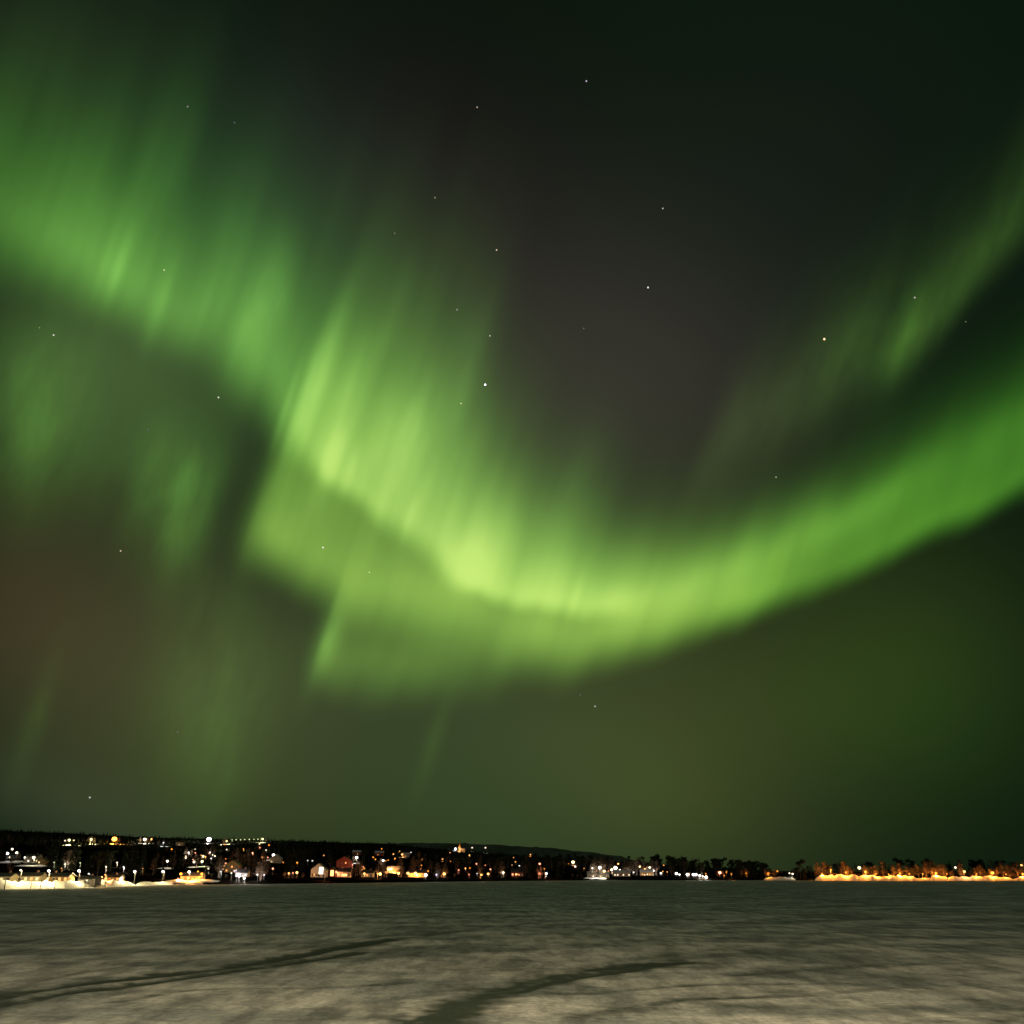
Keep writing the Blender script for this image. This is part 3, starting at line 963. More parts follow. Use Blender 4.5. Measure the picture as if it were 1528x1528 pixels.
# many small dim lamps added at random between the trees for warm glow
rl = random.Random(5)
for n, x0, x1, y0, y1, tints, label, grp in [
        (26, 222, 402, 1260, 1303, ['orange', 'warm', 'sodium', 'red'], 'added small dim lamp between trees on the slope over the orange lit house and yard', 'small lamps on the left slope'),
        (30, 418, 676, 1266, 1305, ['orange', 'orange', 'sodium', 'red'], 'added small dim orange lamp among dark trees above the cottages of the middle shore', 'small lamps over the middle shore'),
        (18, 684, 872, 1274, 1305, ['orange', 'sodium', 'red'], 'added small dim reddish lamp among dark trees between the church and the birch grove', 'small lamps below the church'),
        (8, 62, 215, 1286, 1306, ['warm', 'orange', 'white'], 'added small dim lamp in the dark belt behind the ochre and grey houses', 'small lamps in the left belt'),
        (7, 980, 1135, 1300, 1307, ['sodium', 'orange'], 'added small dim orange lamp at the foot of the wood on the dark right shore', 'small lamps at the foot of the wood')]:
    for _ in range(n):
        lamp(rl.uniform(x0, x1), rl.uniform(y0, y1), rl.choice(tints), rl.uniform(.9, 1.5), rl.choice([400, 900, 1800]), label, 4, strength=rl.uniform(.8, 4), group=grp)

# the lamp on the near bank whose light falls across the snow
near = thing('street_lamp', 'tall lamp on the near bank behind the viewer, lighting the snow in front', 'street lamp', (1, -18, 4.2))
b = MB()
b.tube([(0, 0, -.3), (0, 0, 6), (0, 0, 11.2)], [.12, .09, .07], 10)
b.tube([(0, 0, 11.1), (0, .6, 11.5), (0, 1.5, 11.6)], [.05, .05, .05], 8)
b.build('pole', M['metal'], parent=near)
b = MB()
b.box(-.16, .16, 1.3, 2.1, 11.56, 11.7)
b.build('hood', M['metal'], parent=near)
b = MB()
b.box(-.12, .12, 1.36, 2.04, 11.50, 11.557)
b.build('lamp_head', glow('warm', 60), parent=near)
l = bpy.data.lights.new('lamp_light', 'POINT')
l.energy = 320000
l.color = (1, .80, .48)
l.shadow_soft_size = .2
lo = put('lamp_light', l, near)
lo.location = (0, 1.7, 11.2)


# ------------------------------------------------------------------ houses
def house(px, py, w, dep, hw, hr, wall, roof, label, wins=(), door=None, chimney=None, rz=0.0, d=None, ridge='x', name='house', cat='house', snowroof=True):
    """wins: (offset from centre m, sill height m, width, height, tint or None, strength)."""
    if d is None:
        d = find_d(px, py, 0)
    t = thing(name, label, cat, spot(px, d) + Vector((0, 0, -.25)), 'houses of the far town', rz)
    b = MB()
    x0, x1 = -w / 2, w / 2
    if ridge == 'x':
        b.poly([(x0, 0, 0), (x1, 0, 0), (x1, 0, hw), (x0, 0, hw)])
        b.poly([(x1, dep, 0), (x0, dep, 0), (x0, dep, hw), (x1, dep, hw)])
        b.poly([(x1, 0, 0), (x1, dep, 0), (x1, dep, hw), (x1, dep / 2, hw + hr), (x1, 0, hw)])
        b.poly([(x0, dep, 0), (x0, 0, 0), (x0, 0, hw), (x0, dep / 2, hw + hr), (x0, dep, hw)])
    else:
        b.poly([(x0, 0, 0), (x1, 0, 0), (x1, 0, hw), (0, 0, hw + hr), (x0, 0, hw)])
        b.poly([(x1, dep, 0), (x0, dep, 0), (x0, dep, hw), (0, dep, hw + hr), (x1, dep, hw)])
        b.poly([(x1, 0, 0), (x1, dep, 0), (x1, dep, hw), (x1, 0, hw)])
        b.poly([(x0, dep, 0), (x0, 0, 0), (x0, 0, hw), (x0, dep, hw)])
    b.build('wall', M[wall], parent=t)
    b = MB()
    o, th = .45, .22
    if ridge == 'x':
        sl = hr / (dep / 2)
        for sgn in (-1, 1):
            ya, yb = dep / 2, dep / 2 + sgn * (dep / 2 + o)
            za, zb = hw + hr + .02, hw - o * sl + .02
            A = [(x0 - o, ya, za), (x1 + o, ya, za), (x1 + o, yb, zb), (x0 - o, yb, zb)]
            B = [(p[0], p[1], p[2] + th) for p in A]
            b.poly(A); b.poly(B)
            for k in range(4):
                b.poly([A[k], A[(k + 1) % 4], B[(k + 1) % 4], B[k]])
    else:
        sl = hr / (w / 2)
        for sgn in (-1, 1):
            xa, xb = 0, sgn * (w / 2 + o)
            za, zb = hw + hr + .02, hw - o * sl + .02
            A = [(xa, -o, za), (xa, dep + o, za), (xb, dep + o, zb), (xb, -o, zb)]
            B = [(p[0], p[1], p[2] + th) for p in A]
            b.poly(A); b.poly(B)
            for k in range(4):
                b.poly([A[k], A[(k + 1) % 4], B[(k + 1) % 4], B[k]])
    rf = b.build('roof', M[roof], parent=t)
    if chimney is not None:
        b = MB()
        b.box(chimney - .4, chimney + .4, dep / 2 - .4, dep / 2 + .4, hw + hr * .6, hw + hr + 1.1)
        b.build('chimney', M['brick'], parent=rf)
    for x, z, ww, wh, tint, st in wins:
        b = MB()
        b.box(x - ww / 2, x + ww / 2, -.05, .02, z, z + wh)
        wn = b.build('window', glow(tint, st) if tint else M['dark_glass'], parent=t)
        b = MB()
        b.box(x - ww / 2 - .1, x - ww / 2, -.08, .01, z - .1, z + wh + .1)
        b.box(x + ww / 2, x + ww / 2 + .1, -.08, .01, z - .1, z + wh + .1)
        b.box(x - ww / 2, x + ww / 2, -.08, .01, z - .1, z)
        b.box(x - ww / 2, x + ww / 2, -.08, .01, z + wh, z + wh + .1)
        b.box(x - .04, x + .04, -.08, -.052, z, z + wh)
        b.build('frame', M['frame'], parent=wn)
    if door is not None:
        b = MB()
        b.box(door - .5, door + .5, -.06, .02, .25, 2.3)
        dr = b.build('door', M['door'], parent=t)
        b = MB()
        b.box(door + .32, door + .42, -.12, -.062, 1.2, 1.3)
        b.build('handle', M['metal'], parent=dr)
    LAMP_SPOTS.append((px, py_of(t.location.z + hw * .6, d), d))
    LAMP_SPOTS.append((px - w * .4 * FOC / d, py_of(t.location.z + hw * .6, d), d))
    LAMP_SPOTS.append((px + w * .4 * FOC / d, py_of(t.location.z + hw * .6, d), d))
    return t


def row(n, w, z, ww, wh, pattern):
    """n windows along a wall of width w; pattern gives (tint, strength) or None for each."""
    out = []
    for i in range(n):
        x = -w / 2 + w * (i + .5) / n
        p = pattern[i % len(pattern)]
        out.append((x, z, ww, wh, p[0] if p else None, p[1] if p else 0))
    return out


W_, O_, Y_ = ('warm', 2.2), ('orange', 2.0), ('yellow', 1.6)
house(4, 1313, 7.5, 7, 3.0, 1.2, 'cream', 'rooftile', 'pale house at the left edge behind the long snow bank', row(3, 7.5, 1.3, .9, 1.1, [None, Y_, None]), 2.9, 1.5, d=418)
house(44, 1313, 10, 7, 3.2, 1.3, 'cream', 'rooftile', 'cream house lit yellow behind the snow bank, left of the ochre house', row(4, 10, 1.4, 1.0, 1.2, [None, Y_, O_, Y_]), -3.6, 2.0, d=426)
house(86, 1313, 10, 7, 3.1, 1.3, 'ochre', 'rooftile', 'ochre house behind the snow bank with lit amber windows', row(4, 10.5, 1.4, 1.0, 1.2, [Y_, None, O_, O_]), 0.3, -2.5, d=432)
house(131, 1313, 8, 7, 2.8, 1.2, 'grey', 'rooftile', 'grey house behind the snow bank, right of the ochre house', row(3, 9, 1.4, .9, 1.1, [None, W_, None]), 3.2, 1.0, d=452)
house(168, 1311, 8, 6, 2.5, 1.1, 'ochre', 'rooftile', 'low brown house at the thin right end of the long snow bank', row(3, 9, 1.2, .9, 1.0, [O_, None, O_]), None, 1.0, d=490)
house(42, 1288, 11, 8, 5.4, 1.8, 'cream', 'rooftile', 'bright pale two storey house on the left slope under a white lamp',
      row(4, 14, 1.2, 1.1, 1.3, [None, ('white', 2.5), None, Y_]) + row(4, 14, 3.9, 1.1, 1.3, [('white', 3), None, ('white', 2), None]), 5.9, 3.0)
house(12, 1282, 9, 8, 4.0, 1.6, 'grey', 'rooftile', 'grey house half way up the slope at the left edge', row(4, 12, 1.2, 1.0, 1.2, [None, W_, None, None]), 4.9, 2.0)
house(59, 1290, 6, 6, 3.2, 1.8, 'ochre', 'rooftile', 'small cream gabled house right of the bright pale house', row(2, 8, 1.2, 1.0, 1.2, [Y_, None]), None, 1.0, ridge='y')
house(262, 1262, 15, 10, 6.5, 2.6, 'cream', 'rooftile', 'dim yellowish house among trees left of the pinkish skyline lamp', row(5, 15, 1.5, 1.1, 1.3, [None, None, Y_, None]), None, 3.0)
house(345, 1302, 12, 9, 6.0, 3.6, 'ochre', 'rooftile', 'orange lit two storey house with dark roof on the slope',
      row(3, 12, 1.2, 1.1, 1.3, [O_, None, ('pink', 2)]) + row(3, 12, 4.0, 1.1, 1.2, [None, O_, None]), None, 3.0, ridge='y')
house(286, 1309, 13, 6, 3.0, 1.8, 'ochre', 'rooftile', 'low boathouse in the orange lit yard', row(4, 13, 1.0, 1.2, 1.3, [O_, ('sodium', 4), None, O_]), 5.8, None, d=572)
house(361, 1309, 8, 6, 3.2, 2.2, 'white', 'rooftile', 'small white cottage with a cluster of small lamps at the shore', row(3, 8, 1.1, 1.0, 1.2, [('pink', 3), None, ('white', 3)]), None, 1.5)
house(409, 1288, 12, 9, 5.4, 4.2, 'cream', 'roofsnow', 'yellowish gabled house behind the big round white lamp', row(3, 12, 1.2, 1.1, 1.3, [Y_, None, None]) + [(0, 6.2, 1.0, 1.2, None, 0)], None, 3.0, ridge='y')
house(475, 1309, 11, 8, 5.6, 4.0, 'white', 'rooftile', 'white framed gabled house with one tall glowing window wall',
      [(1.9, 2.4, 2.9, 4.6, 'warm', 5.0), (-3.4, 1.2, 1.6, 1.4, 'orange', 1.6), (-1.4, 1.0, 1.0, 1.4, None, 0), (4.5, 1.2, .9, 1.2, None, 0)], None, None, ridge='y')
house(495.5, 1309, 5, 6, 5.2, 2.0, 'red', 'rooftile', 'narrow house with one tall orange lit window', [(0, 1.0, 2.3, 4.0, 'orange', 4.0)], None, None, ridge='y')
house(513, 1309, 10, 7, 4.2, 2.4, 'cream', 'rooftile', 'cream house with amber windows and a lit porch roof', [(.5, 1.0, 4.0, 1.6, 'orange', 3.5), (-3.6, 1.0, 1.2, 2.4, 'orange', 1.5), (4.0, 1.2, .9, 1.2, None, 0)], None, 2.0)
house(512, 1295, 16, 9, 7.0, 4.2, 'red', 'rooftile', 'tall dim red house above the cream house, its gable catching light', row(4, 16, 1.5, 1.1, 1.4, [None]) + row(4, 16, 4.4, 1.1, 1.4, [None, None, O_, None]), None, 4.0, ridge='y')
house(530, 1276, 14, 9, 5.0, 2.6, 'red', 'roofsnow', 'dim red house with a pale roof high behind the white lamp', row(4, 14, 1.3, 1.0, 1.2, [None, None, O_, None]), None, -3.0)
house(564, 1277, 14, 9, 5.0, 2.8, 'red', 'roofsnow', 'reddish house with a pinkish snow roof above the lone white lamp', row(4, 14, 1.3, 1.0, 1.2, [None, O_, None, None]), None, 3.0)
house(604, 1279, 12, 9, 4.6, 2.4, 'grey', 'roofsnow', 'grey house with a pale roof under the peach roof lamp', row(3, 12, 1.3, 1.0, 1.2, [None, O_, None]), None, 2.0)
house(587, 1302, 12, 7, 3.2, 2.4, 'ochre', 'roofsnow', 'brown cottage with a peach lit snow roof', row(4, 12, 1.1, .9, 1.1, [None, O_, O_, None]), 5.3, 3.0)
house(622, 1309, 14, 7, 3.6, 2.2, 'ochre', 'rooftile', 'long cottage behind the row of four lamps', row(5, 14, 1.2, 1.0, 1.2, [O_, None, W_, O_, None]), None, 3.0)
house(548, 1309, 9, 7, 3.2, 2.0, 'cream', 'rooftile', 'small cream cottage behind the amber lamp', row(3, 9, 1.1, 1.0, 1.2, [None, O_, None]), 3.2, 2.0)
house(772, 1308, 12, 8, 4.6, 2.6, 'red', 'rooftile', 'red cottage with several salmon lamps, dark trees on both sides', row(4, 12, 1.2, 1.1, 1.3, [O_, ('red', 2), O_, None]), None, 2.5)
house(893, 1304, 20, 9, 3.6, 2.2, 'white', 'roofsnow', 'long white shed behind the short lit snow bank', row(6, 20, 1.2, 1.2, 1.2, [None, W_, None, Y_]), 8.5, None, d=905)
house(928, 1308, 18, 9, 4.2, 2.4, 'cream', 'roofsnow', 'cream house behind the white lamps of the birch grove', row(6, 18, 1.2, 1.2, 1.3, [W_, W_, None, W_, None, W_]), None, 3.0)
house(966, 1307, 14, 9, 4.6, 2.4, 'ochre', 'roofsnow', 'ochre house behind the right lamp cluster', row(5, 14, 1.2, 1.2, 1.3, [O_, None, W_, O_, None]), None, 3.0)

# church
d = find_d(685, 1272, 0)
ch = thing('church', 'small church with a slender spire lit orange on the skyline', 'church', spot(685, d) + Vector((0, 0, -.5)), None, .2)
top = at(685, 1256.2, d).z - ch.location.z
b = MB()
b.box(-2.4, 2.4, -2.4, 2.4, 0, top * .52)
b.build('tower', M['white'], parent=ch)
b = MB()
b.box(-2.8, 2.8, -2.8, 2.8, top * .52, top * .55)
for k in range(4):
    c = [(-2.5, -2.5), (2.5, -2.5), (2.5, 2.5), (-2.5, 2.5)]
    b.poly([(*c[k], top * .551), (*c[(k + 1) % 4], top * .551), (.0, 0, top)])
sp = b.build('spire', M['ochre'], parent=ch)
b = MB()
b.tube([(0, 0, top - .3), (0, 0, top + 1.6)], [.12, .08], 6)
b.box(-.5, .5, -.06, .06, top + .8, top + 1.0)
b.build('cross', M['metal'], parent=sp)
b = MB()
b.box(2.9, 14, -3.4, 3.4, 0, top * .24)
b.poly([(2.9, -3.6, top * .24), (14.3, -3.6, top * .24), (14.3, 0, top * .42), (2.9, 0, top * .42)])
b.poly([(2.9, 3.6, top * .24), (14.3, 3.6, top * .24), (14.3, 0, top * .42), (2.9, 0, top * .42)])
b.build('nave', M['grey'], parent=ch)
for z in (.16, .36):
    b = MB()
    b.box(-.5, .5, -2.46, -2.38, top * z, top * (z + .09))
    b.build('window', M['dark_glass'], parent=ch)
for sx in (-5, 5):
    l = bpy.data.lights.new('spire_floodlight', 'POINT')
    l.energy = 5200
    l.color = TINT['orange']
    l.shadow_soft_size = .2
    lo = put('spire_floodlight', l, ch)
    lo.location = (sx, -9, top * .3)
LAMP_SPOTS.append((685, 1262, d))

# posts standing against the long snow bank
for x in (11, 50, 64, 85.5, 130, 145, 160):
    b = MB()
    b.tube([(0, 0, -.5), (0, 0, 1.6), (0, 0, 3.1)], [.16, .15, .13], 7)
    o = b.build('marker_post', M['post'])
    dd = shore(x) - 2.6
    o.location = (col(x) * dd, dd, 0)
    tag(o, 'dark wooden post standing on the ice against the long bright snow bank', 'post', 'posts along the long snow bank')

# ------------------------------------------------------------------ trees
def spruce_parts(seed, h=15.0):
    r = random.Random(seed)
    t = MB()
    t.tube([(0, 0, -.8), (0, 0, h * .4), (0, 0, h * .97)], [.24, .15, .02], 6)
    c = MB()
    n = 15
    for i in range(n):
        f = i / (n - 1)
        z = h * (.10 + .88 * f)
        R = h * .155 * (1 - f) ** .8 * r.uniform(.75, 1.15) + .12
        m = 9 if f < .7 else 6
        a0 = r.uniform(0, 6.28)
        for k in range(m):
            a = a0 + 6.283 * k / m + r.uniform(-.25, .25)
            q = R * r.uniform(.6, 1.15)
            dx, dy = math.cos(a), math.sin(a)
            dz = q * r.uniform(.35, .75)
            wd = q * r.uniform(.30, .42)
            p0 = Vector((dx * .05, dy * .05, z + .25))
            p1 = Vector((dx * q * .6 - dy * wd, dy * q * .6 + dx * wd, z - dz * .45))
            p2 = Vector((dx * q, dy * q, z - dz))
            p3 = Vector((dx * q * .6 + dy * wd, dy * q * .6 - dx * wd, z - dz * .45))
            c.poly([p0, p1, p2])
            c.poly([p0, p2, p3])
    c.tube([(0, 0, h * .93), (0, 0, h)], [.10, .015], 5)
    return t.mesh('trunk', M['wood']), c.mesh('crown', M['needle'])


def pine_parts(seed, h=15.0):
    r = random.Random(seed)
    t = MB()
    pts = [Vector((0, 0, -.8)), Vector((r.uniform(-.2, .2), 0, h * .4)), Vector((r.uniform(-.4, .4), r.uniform(-.3, .3), h * .9))]
    t.tube(pts, [.26, .2, .06], 6)
    lumps = [(Vector((r.uniform(-1, 1) * h * .11, r.uniform(-1, 1) * h * .11, h * r.uniform(.52, .93))), h * r.uniform(.07, .13)) for _ in range(9)]
    for p, _ in lumps:
        t.tube([(0, 0, p.z - h * .08), p], [.07, .03], 4)
    c = MB()
    for p, R in lumps:
        for _ in range(26):
            v = Vector((r.gauss(0, 1), r.gauss(0, 1), r.gauss(0, .7))).normalized() * R * r.uniform(.4, 1.1)
            n = (v + Vector((r.gauss(0, R * .5), r.gauss(0, R * .5), R * .5))).normalized()
            s = n.orthogonal().normalized()
            q = n.cross(s)
            k = R * r.uniform(.3, .5)
            c.poly([p + v + s * k, p + v + q * k * .8, p + v - s * k, p + v - q * k * .8])
    return t.mesh('trunk', M['wood']), c.mesh('crown', M['pine'])


def birch_parts(seed, h=14.0, spread=.30, thick=1.0):
    r = random.Random(seed)
    t = MB()
    lean = Vector((r.uniform(-.05, .05), r.uniform(-.05, .05), 0))
    pts = [Vector((0, 0, -.8)), lean * h * .4 + Vector((0, 0, h * .4)), lean * h * .7 + Vector((0, 0, h * .7)), lean * h + Vector((0, 0, h * .97))]
    t.tube(pts, [.17 * thick, .13 * thick, .08 * thick, .02], 6)
    c = MB()

    def twig(p, q, w):
        s = (q - p).orthogonal().normalized() * w
        u = (q - p).cross(s).normalized() * w
        c.poly([p + s, p - s, q])
        c.poly([p + u, p - u, q])
    for i in range(46):
        f = r.uniform(.22, .96)
        z = h * f
        a = r.uniform(0, 6.28)
        ln = h * spread * (1.08 - f) ** .6 * r.uniform(.5, 1.1)
        p0 = lean * z + Vector((0, 0, z))
        d1 = Vector((math.cos(a), math.sin(a), r.uniform(.5, 1.3))).normalized()
        p1 = p0 + d1 * ln
        twig(p0, p1, .10)
        for _ in range(6):
            g = r.uniform(.25, 1)
            b0 = p0.lerp(p1, g)
            d2 = (d1 + Vector((r.gauss(0, .6), r.gauss(0, .6), r.gauss(.0, .5)))).normalized()
            b1 = b0 + d2 * ln * r.uniform(.25, .55)
            twig(b0, b1, .075)
            twig(b1, b1 + Vector((r.gauss(0, .3), r.gauss(0, .3), -r.uniform(.2, .9))), .055)
    return t.mesh('trunk', M['birch']), c.mesh('crown', M['twig'])


KIND = {'spruce_tree': [spruce_parts(s) for s in (1, 2, 3, 4)], 'pine_tree': [pine_parts(s) for s in (11, 12, 13, 14)],
        'birch_tree': [birch_parts(s) for s in (21, 22, 23, 24, 25)], 'bush': [birch_parts(s, 6.0, .55, .5) for s in (31, 32, 33)]}
BASE_H = {'spruce_tree': 15.0, 'pine_tree': 15.0, 'birch_tree': 14.0, 'bush': 6.0}


def blocked(px, d, z0, h, halfw):
    top, bot = py_of(z0 + h, d), py_of(z0, d)
    hw = halfw * FOC / d
    for lx, ly, ld in LAMP_SPOTS:
        if ld > d - 1.5 and abs(lx - px) < hw + 2.0 and top - 1 < ly < bot + 1:
            return True
    return False


def tree(kind, px, d, h, label, group, sx=1.0):
    i = rnd.randrange(len(KIND[kind]))
    tr, cr = KIND[kind][i]
    t = thing(kind, label, 'bush' if kind == 'bush' else 'tree', spot(px, d), group, rnd.uniform(0, 6.28))
    k = h / BASE_H[kind]
    t.scale = (k * sx, k * sx, k)
    put('trunk', tr, t)
    put('crown', cr, t)
    return t


def grove(n, x0, x1, base0, base1, kinds, hs, label, tops=None, wide=1.0, front=False):
    """n trees between two picture columns, their feet between two picture rows."""
    made = 0
    for _ in range(n * 14):
        if made >= n:
            break
        px = rnd.uniform(x0, x1)
        f = rnd.random()
        d = find_d(px, base0 + (base1 - base0) * f)
        if front:
            d = shore(px) + rnd.uniform(14, 26)
        kind = rnd.choice(kinds)
        h = rnd.uniform(*hs)
        z = ground(px, d)
        if tops:
            lim = lerp_table(tops, px) + rnd.uniform(-1.2, 3.5)
            hmax = at(px, lim, d).z - z
            if hmax < 3:
                continue
            h = min(h, hmax)
        hw = h * {'spruce_tree': .13, 'pine_tree': .16, 'birch_tree': .10, 'bush': .35}[kind] * wide
        if blocked(px, d, z, h, hw):
            continue
        plain = {'spruce_tree': 'spruce', 'pine_tree': 'pine', 'birch_tree': 'bare birch', 'bush': 'bush'}[kind]
        tree(kind, px, d, h, label.replace('TREE', plain), label.replace('TREE', {'bush': 'bushes', 'spruce': 'spruces', 'pine': 'pines'}.get(plain, 'bare birches')), wide)
        made += 1
    if made < n:
        print('GROVE', label, made, n)


SP, PI_, BI = 'spruce_tree', 'pine_tree', 'birch_tree'
TOPS = [(0, 1262), (55, 1264), (75, 1258), (110, 1262), (140, 1268), (200, 1266), (215, 1261), (245, 1262), (260, 1268), (320, 1259), (400, 1258), (440, 1263),
        (480, 1270), (520, 1262), (570, 1260), (640, 1266), (700, 1268), (760, 1268), (850, 1268), (900, 1269), (950, 1272), (1000, 1275), (1040, 1275),
        (1060, 1278), (1100, 1281), (1140, 1286), (1150, 1293), (1185, 1289), (1200, 1292), (1280, 1284), (1320, 1276), (1380, 1277), (1420, 1279),
        (1480, 1281), (1510, 1285), (1560, 1280)]
grove(60, 60, 216, 1310, 1284, [SP, SP, PI_], (13, 20), 'black TREE in the dark belt behind the ochre and grey houses', TOPS, 1.25)
grove(14, -40, 40, 1308, 1285, [SP, PI_, BI], (8, 13), 'dark TREE on the slope at the left edge of the town', TOPS, 1.2)
grove(14, -40, 70, 1266, 1257, [BI], (9, 13), 'TREE on the upper slope at the left edge', None, 1.4)
grove(10, 225, 330, 1308, 1268, [BI], (9, 14), 'TREE on the slope above the orange lit yard', TOPS, 1.3)
grove(12, 225, 330, 1306, 1272, [SP], (8, 13), 'dark TREE on the slope above the orange lit yard', TOPS, 1.2)
grove(14, 305, 405, 1309, 1266, [BI], (9, 15), 'TREE standing round the orange lit house', TOPS, 1.3)
grove(22, 303, 404, 1311, 1272, [SP], (9, 15), 'dark TREE standing round the orange lit house', TOPS, 1.2)
grove(36, 412, 472, 1309, 1284, [SP, SP, PI_], (13, 20), 'black TREE in the belt between the yellowish gabled house and the white framed house', TOPS, 1.3)
grove(10, 420, 500, 1274, 1261, [BI], (10, 14), 'TREE on the crest above the white framed house', TOPS, 1.4)
grove(38, 478, 690, 1309, 1272, [SP, PI_], (10, 18), 'dark TREE behind the lamps of the middle shore', TOPS, 1.25)
grove(12, 484, 680, 1309, 1280, [BI], (9, 14), 'TREE among the cottages of the middle shore', TOPS, 1.3)
grove(36, 668, 762, 1310, 1282, [SP, PI_], (11, 19), 'dark TREE below the church', TOPS, 1.3)
grove(8, 684, 760, 1309, 1290, [BI], (10, 16), 'TREE below the church', TOPS, 1.3)
grove(66, 782, 878, 1310.5, 1284, [SP, PI_, PI_], (11, 20), 'black TREE in the mass left of the white lit birch grove', TOPS, 1.3)
grove(6, 785, 878, 1300, 1284, [BI], (10, 16), 'TREE in the dark mass left of the white lit grove', TOPS, 1.3)
grove(14, 872, 984, 1306, 1294, [BI], (13, 22), 'TREE in the white lit grove', TOPS, 1.3)
grove(36, 872, 990, 1300, 1290, [SP, PI_], (14, 24), 'dark TREE rising behind the white lit grove', TOPS, 1.3)
grove(104, 976, 1153, 1310.5, 1297, [SP, PI_, PI_], (14, 26), 'black TREE in the wood on the dark right shore', TOPS, 1.5)
grove(22, 1196, 1560, 1307, 1301, [BI], (12, 24), 'TREE behind the orange snow banks', TOPS, 1.7)
grove(80, 1205, 1570, 1304, 1300.5, [PI_, SP], (14, 30), 'dark TREE at the back of the orange lit shore', TOPS, 1.7)
# bare birches right behind the lamps, catching their light
def lit(px, label, group, n=2, back=(3, 9), hs=(9, 14), wide=1.2, spread=4.0):
    ld = min((l for l in LAMP_SPOTS if abs(l[0] - px) < .6), key=lambda l: l[2])[2]
    for _ in range(n * 6):
        x = px + rnd.uniform(-spread, spread)
        d = max(ld + rnd.uniform(*back), shore(x) + 9)
        h = rnd.uniform(*hs)
        if blocked(x, d, ground(x, d), h, h * .09 * wide):
            continue
        tree(BI, x, d, h, label, group, wide)
        n -= 1
        if n <= 0:
            break


for x in (884, 895, 913, 918.5, 935, 945.5):
    lit(x, 'bare birch lit from below in the white lit grove, close behind the lamps', 'birches behind the white lamps', 3, (4, 14), (14, 19), 1.3, 7)
for x in (955, 962.5, 970, 974):
    lit(x, 'bare birch lit from below behind the right lamp cluster', 'birches behind the right lamp cluster', 3, (4, 12), (13, 18), 1.3, 6)
for x in (278, 288, 300.5, 310, 313, 330, 336, 350, 385, 389, 395):
    lit(x, 'bare birch catching lamp light on the slope round the orange lit house', 'lamp lit birches of the left slope', 3, (3, 10), (9, 14), 1.3, 6)
for x in (540.5, 567.5, 577, 595, 599, 582, 592, 651.5, 663, 531, 571):
    lit(x, 'bare birch catching orange lamp light between the cottages of the middle shore', 'lamp lit birches of the middle shore', 2, (3, 9), (8, 13), 1.3, 5)
for x in (700, 718.5, 728.5, 751, 805.5, 855.5, 779.5):
    lit(x, 'reddish lit bare birch on the dark shore between the church and the birch grove', 'reddish lit birches', 2, (3, 9), (10, 15), 1.3, 5)
for x in (1074, 1113, 1146, 1160):
    lit(x, 'bare birch catching dull orange light at the dark end of the wood', 'dull orange lit birches', 3, (2, 8), (6, 10), 1.5, 8)
for x in (1226, 1262, 1283, 1291, 1306, 1325, 1342, 1356, 1376, 1396, 1412, 1427, 1438.5, 1456, 1480, 1500, 1525):
    lit(x, 'orange lit bare birch close behind the lamps of the orange snow banks', 'orange lit birches', 3, (3, 12), (8, 15), 1.5, 9)
for x in (95, 128, 163, 209, 238, 333, 387):
    lit(x, 'bare birch catching yellowish light among the hilltop lamps', 'birches by the hilltop lamps', 3, (8, 30), (9, 13), 1.6, 9)
t = tree(BI, 1047.5, shore(1047) + 14, 13, 'pale lit bare birch standing alone at the line of white lamps', None, .8)
t = tree(BI, 625, find_d(625, 1303), 19, 'orange lit bare birch above the row of four lamps', None, 1.0)
t = tree(BI, 617, find_d(617, 1303), 15, 'smaller orange lit bare birch left of the tall one above the row of four', None, 1.0)
t = tree(BI, 644, find_d(644, 1302), 12, 'round crowned reddish lit tree right of the row of four lamps', None, 1.6)
t = tree(BI, 1240, shore(1240) + 20, 11, 'golden lit bare tree on the longest orange snow bank', None, 1.4)
t = tree(BI, 1156, shore(1156) + 18, 8, 'low orange lit tree on the small orange snow bank', None, 1.5)
for i, (x, h_) in enumerate([(1186, 10), (1190, 14), (1194, 16), (1198, 13), (1202, 9)]):
    tree(SP if i % 2 else PI_, x, shore(x) + 8 + i, h_, 'black tree in the clump between the small and the longest orange bank', 'clump between the orange banks', 1.4)
grove(44, 1216, 1530, 1305, 1303, ['bush'], (3, 7), 'golden lit TREE along the top of the orange snow banks', None, 1.0, True)
grove(24, 262, 880, 1311, 1309, ['bush'], (2, 4), 'dark TREE at the water edge of the middle shore', None, 1.0)
grove(12, 1080, 1190, 1308, 1305, ['bush'], (3, 6), 'orange lit TREE near the small orange snow bank', None, 1.0)

# far-off wood on the hill: reads as one mass
b = MB()
r2 = random.Random(99)
for _ in range(5200):
    px = r2.uniform(-120, 1150)
    s = r2.uniform(.42, 1.0) ** .8
    d = shore(px) + s * DEEP
    z = ground(px, d)
    h = r2.uniform(5, 9)
    p = Vector((col(px) * d, d, z - .5))
    k = h * .2
    if blocked(px, d, z, h, k):
        continue
    a0 = r2.uniform(0, 2)
    for zz, rr in ((.1, 1.0), (.42, .7)):
        ring = [p + Vector((math.cos(a0 + q * 1.2566) * k * rr * r2.uniform(.7, 1.2), math.sin(a0 + q * 1.2566) * k * rr, h * zz)) for q in range(5)]
        tip = p + Vector((0, 0, h * (zz + .55)))
        for q in range(5):
            b.poly([ring[q], ring[(q + 1) % 5], tip])
wood = b.build('forest', M['needle'])
wood['kind'] = 'stuff'
wood['label'] = 'dark conifer forest covering the hill behind the town'
wood['category'] = 'forest'

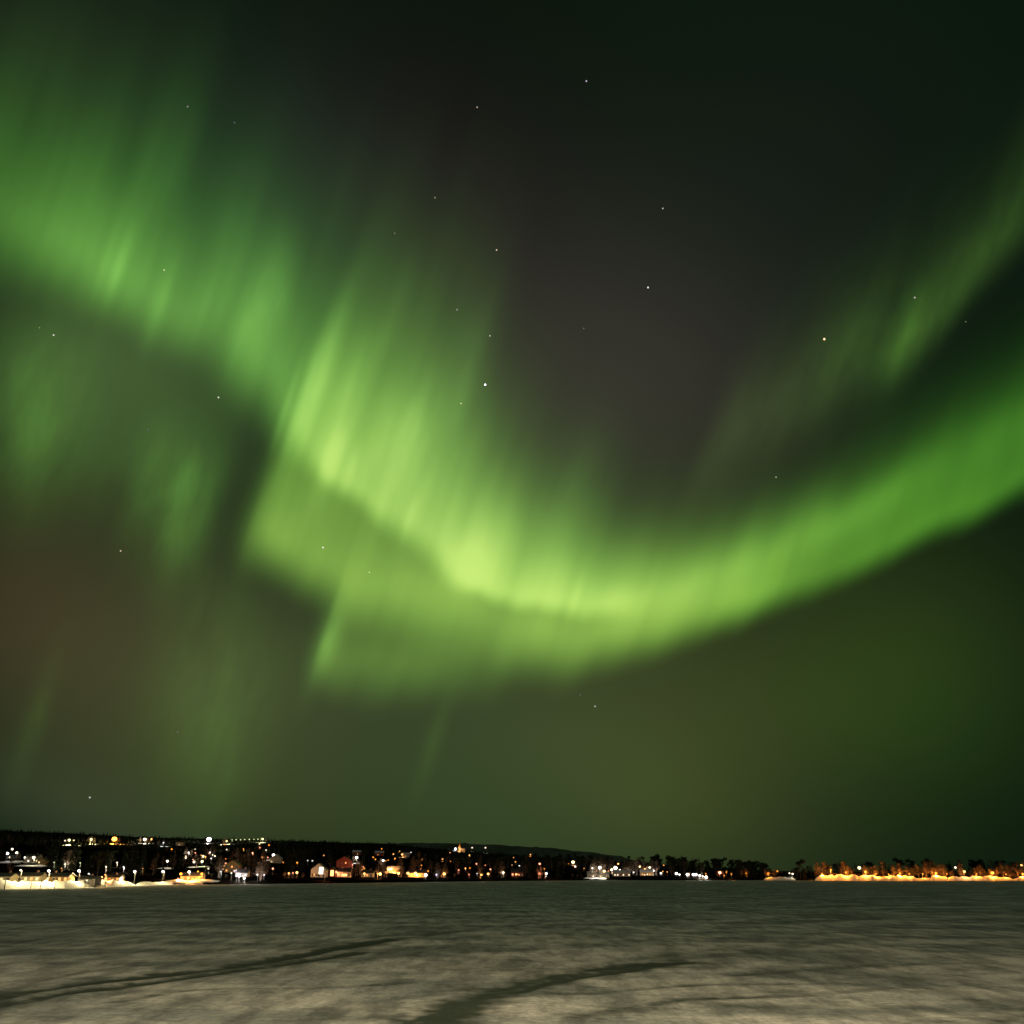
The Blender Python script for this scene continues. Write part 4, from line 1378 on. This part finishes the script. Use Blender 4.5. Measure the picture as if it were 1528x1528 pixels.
# ------------------------------------------------------------------ stars
STARS = [
    (1230, 506, 2.1, 'star_amber', 1.5, 'brightest orange star, inside the bend of the faint right band'),
    (724, 574, 1.7, 'violet', 4, 'bright bluish white star right of the brightest rays'),
    (967, 429, 1.6, 'pink', 1.0, 'pinkish star alone in the dark gap above the bend of the arc'),
    (875, 121, 1.5, 'violet', .62, 'bluish star near the top, right of centre'),
    (712, 160, 1.5, 'warm', .36, 'greyish star near the top, left of the bluish top star'),
    (741, 373, 1.4, 'warm', .75, 'cream star above the middle of the arc, left of the pinkish star'),
    (649, 295, 1.4, 'warm', .30, 'dim star just right of the upper rays'),
    (989, 311, 1.3, 'white', .55, 'small white star above the pinkish star'),
    (1365, 444, 1.5, 'white', .55, 'pale star in the faint right band'),
    (682, 462, 1.3, 'white', .38, 'dim star at the right border of the rays, upper of two'),
    (688, 602, 1.3, 'lime', .8, 'dim star at the right border of the rays, left of the bright bluish one'),
    (731, 501, 1.4, 'white', .50, 'dim star straight above the bright bluish white star'),
    (871, 490, 1.2, 'white', .16, 'very faint star left below the pinkish star'),
    (280, 159, 1.4, 'white', .30, 'dim star at the upper left, left one of a faint pair'),
    (350, 183, 1.3, 'violet', .16, 'very faint star at the upper left, right one of a faint pair'),
    (80, 500, 1.5, 'white', .75, 'white star under the left curtain near the left edge'),
    (59, 489, 1.2, 'lime', .28, 'faint star just left of the white star near the left edge'),
    (245, 403, 1.2, 'lime', .95, 'tiny star inside the left curtain rays'),
    (326, 593, 1.5, 'white', .85, 'white star in the dark gap under the left curtain'),
    (221, 641, 1.3, 'violet', .25, 'faint bluish star in the left green glow'),
    (180, 822, 1.5, 'warm', .60, 'cream star in the brownish sky at lower left'),
    (482, 817, 1.4, 'white', 1.1, 'white star in the lower green fold'),
    (551, 854, 1.2, 'lime', .8, 'tiny star in the lower green fold, right of the white one'),
    (888, 1054, 1.4, 'white', .45, 'white star below the bottom of the arc'),
    (866, 1037, 1.1, 'white', .22, 'faint star up left of the white star below the arc'),
    (265, 1092, 1.3, 'white', .25, 'faint star beside the lower left green column'),
    (134, 1190, 1.6, 'white', .60, 'whitish star low above the town at the left'),
    (1158, 712, 1.3, 'lime', .45, 'dim star above the right arm of the arc'),
    (589, 348, 1.2, 'warm', .25, 'faint star at the top of the middle rays'),
    (1441, 480, 1.2, 'lime', .18, 'very faint star in the dark gap near the right edge'),
]
SD = 20000.0
for px, py, s, tint, st, label in STARS:
    w = direction(px, py)
    b = MB()
    b.ball((0, 0, 0), 1, 1, 1, 8, 6)
    o = b.build('star', glow(tint, st), smooth=True)
    o.location = Vector((0, 0, EYE)) + w * SD
    k = .82 * s * SD / FOC

    o.scale = (k, k, k)
    tag(o, label, 'star', 'stars')
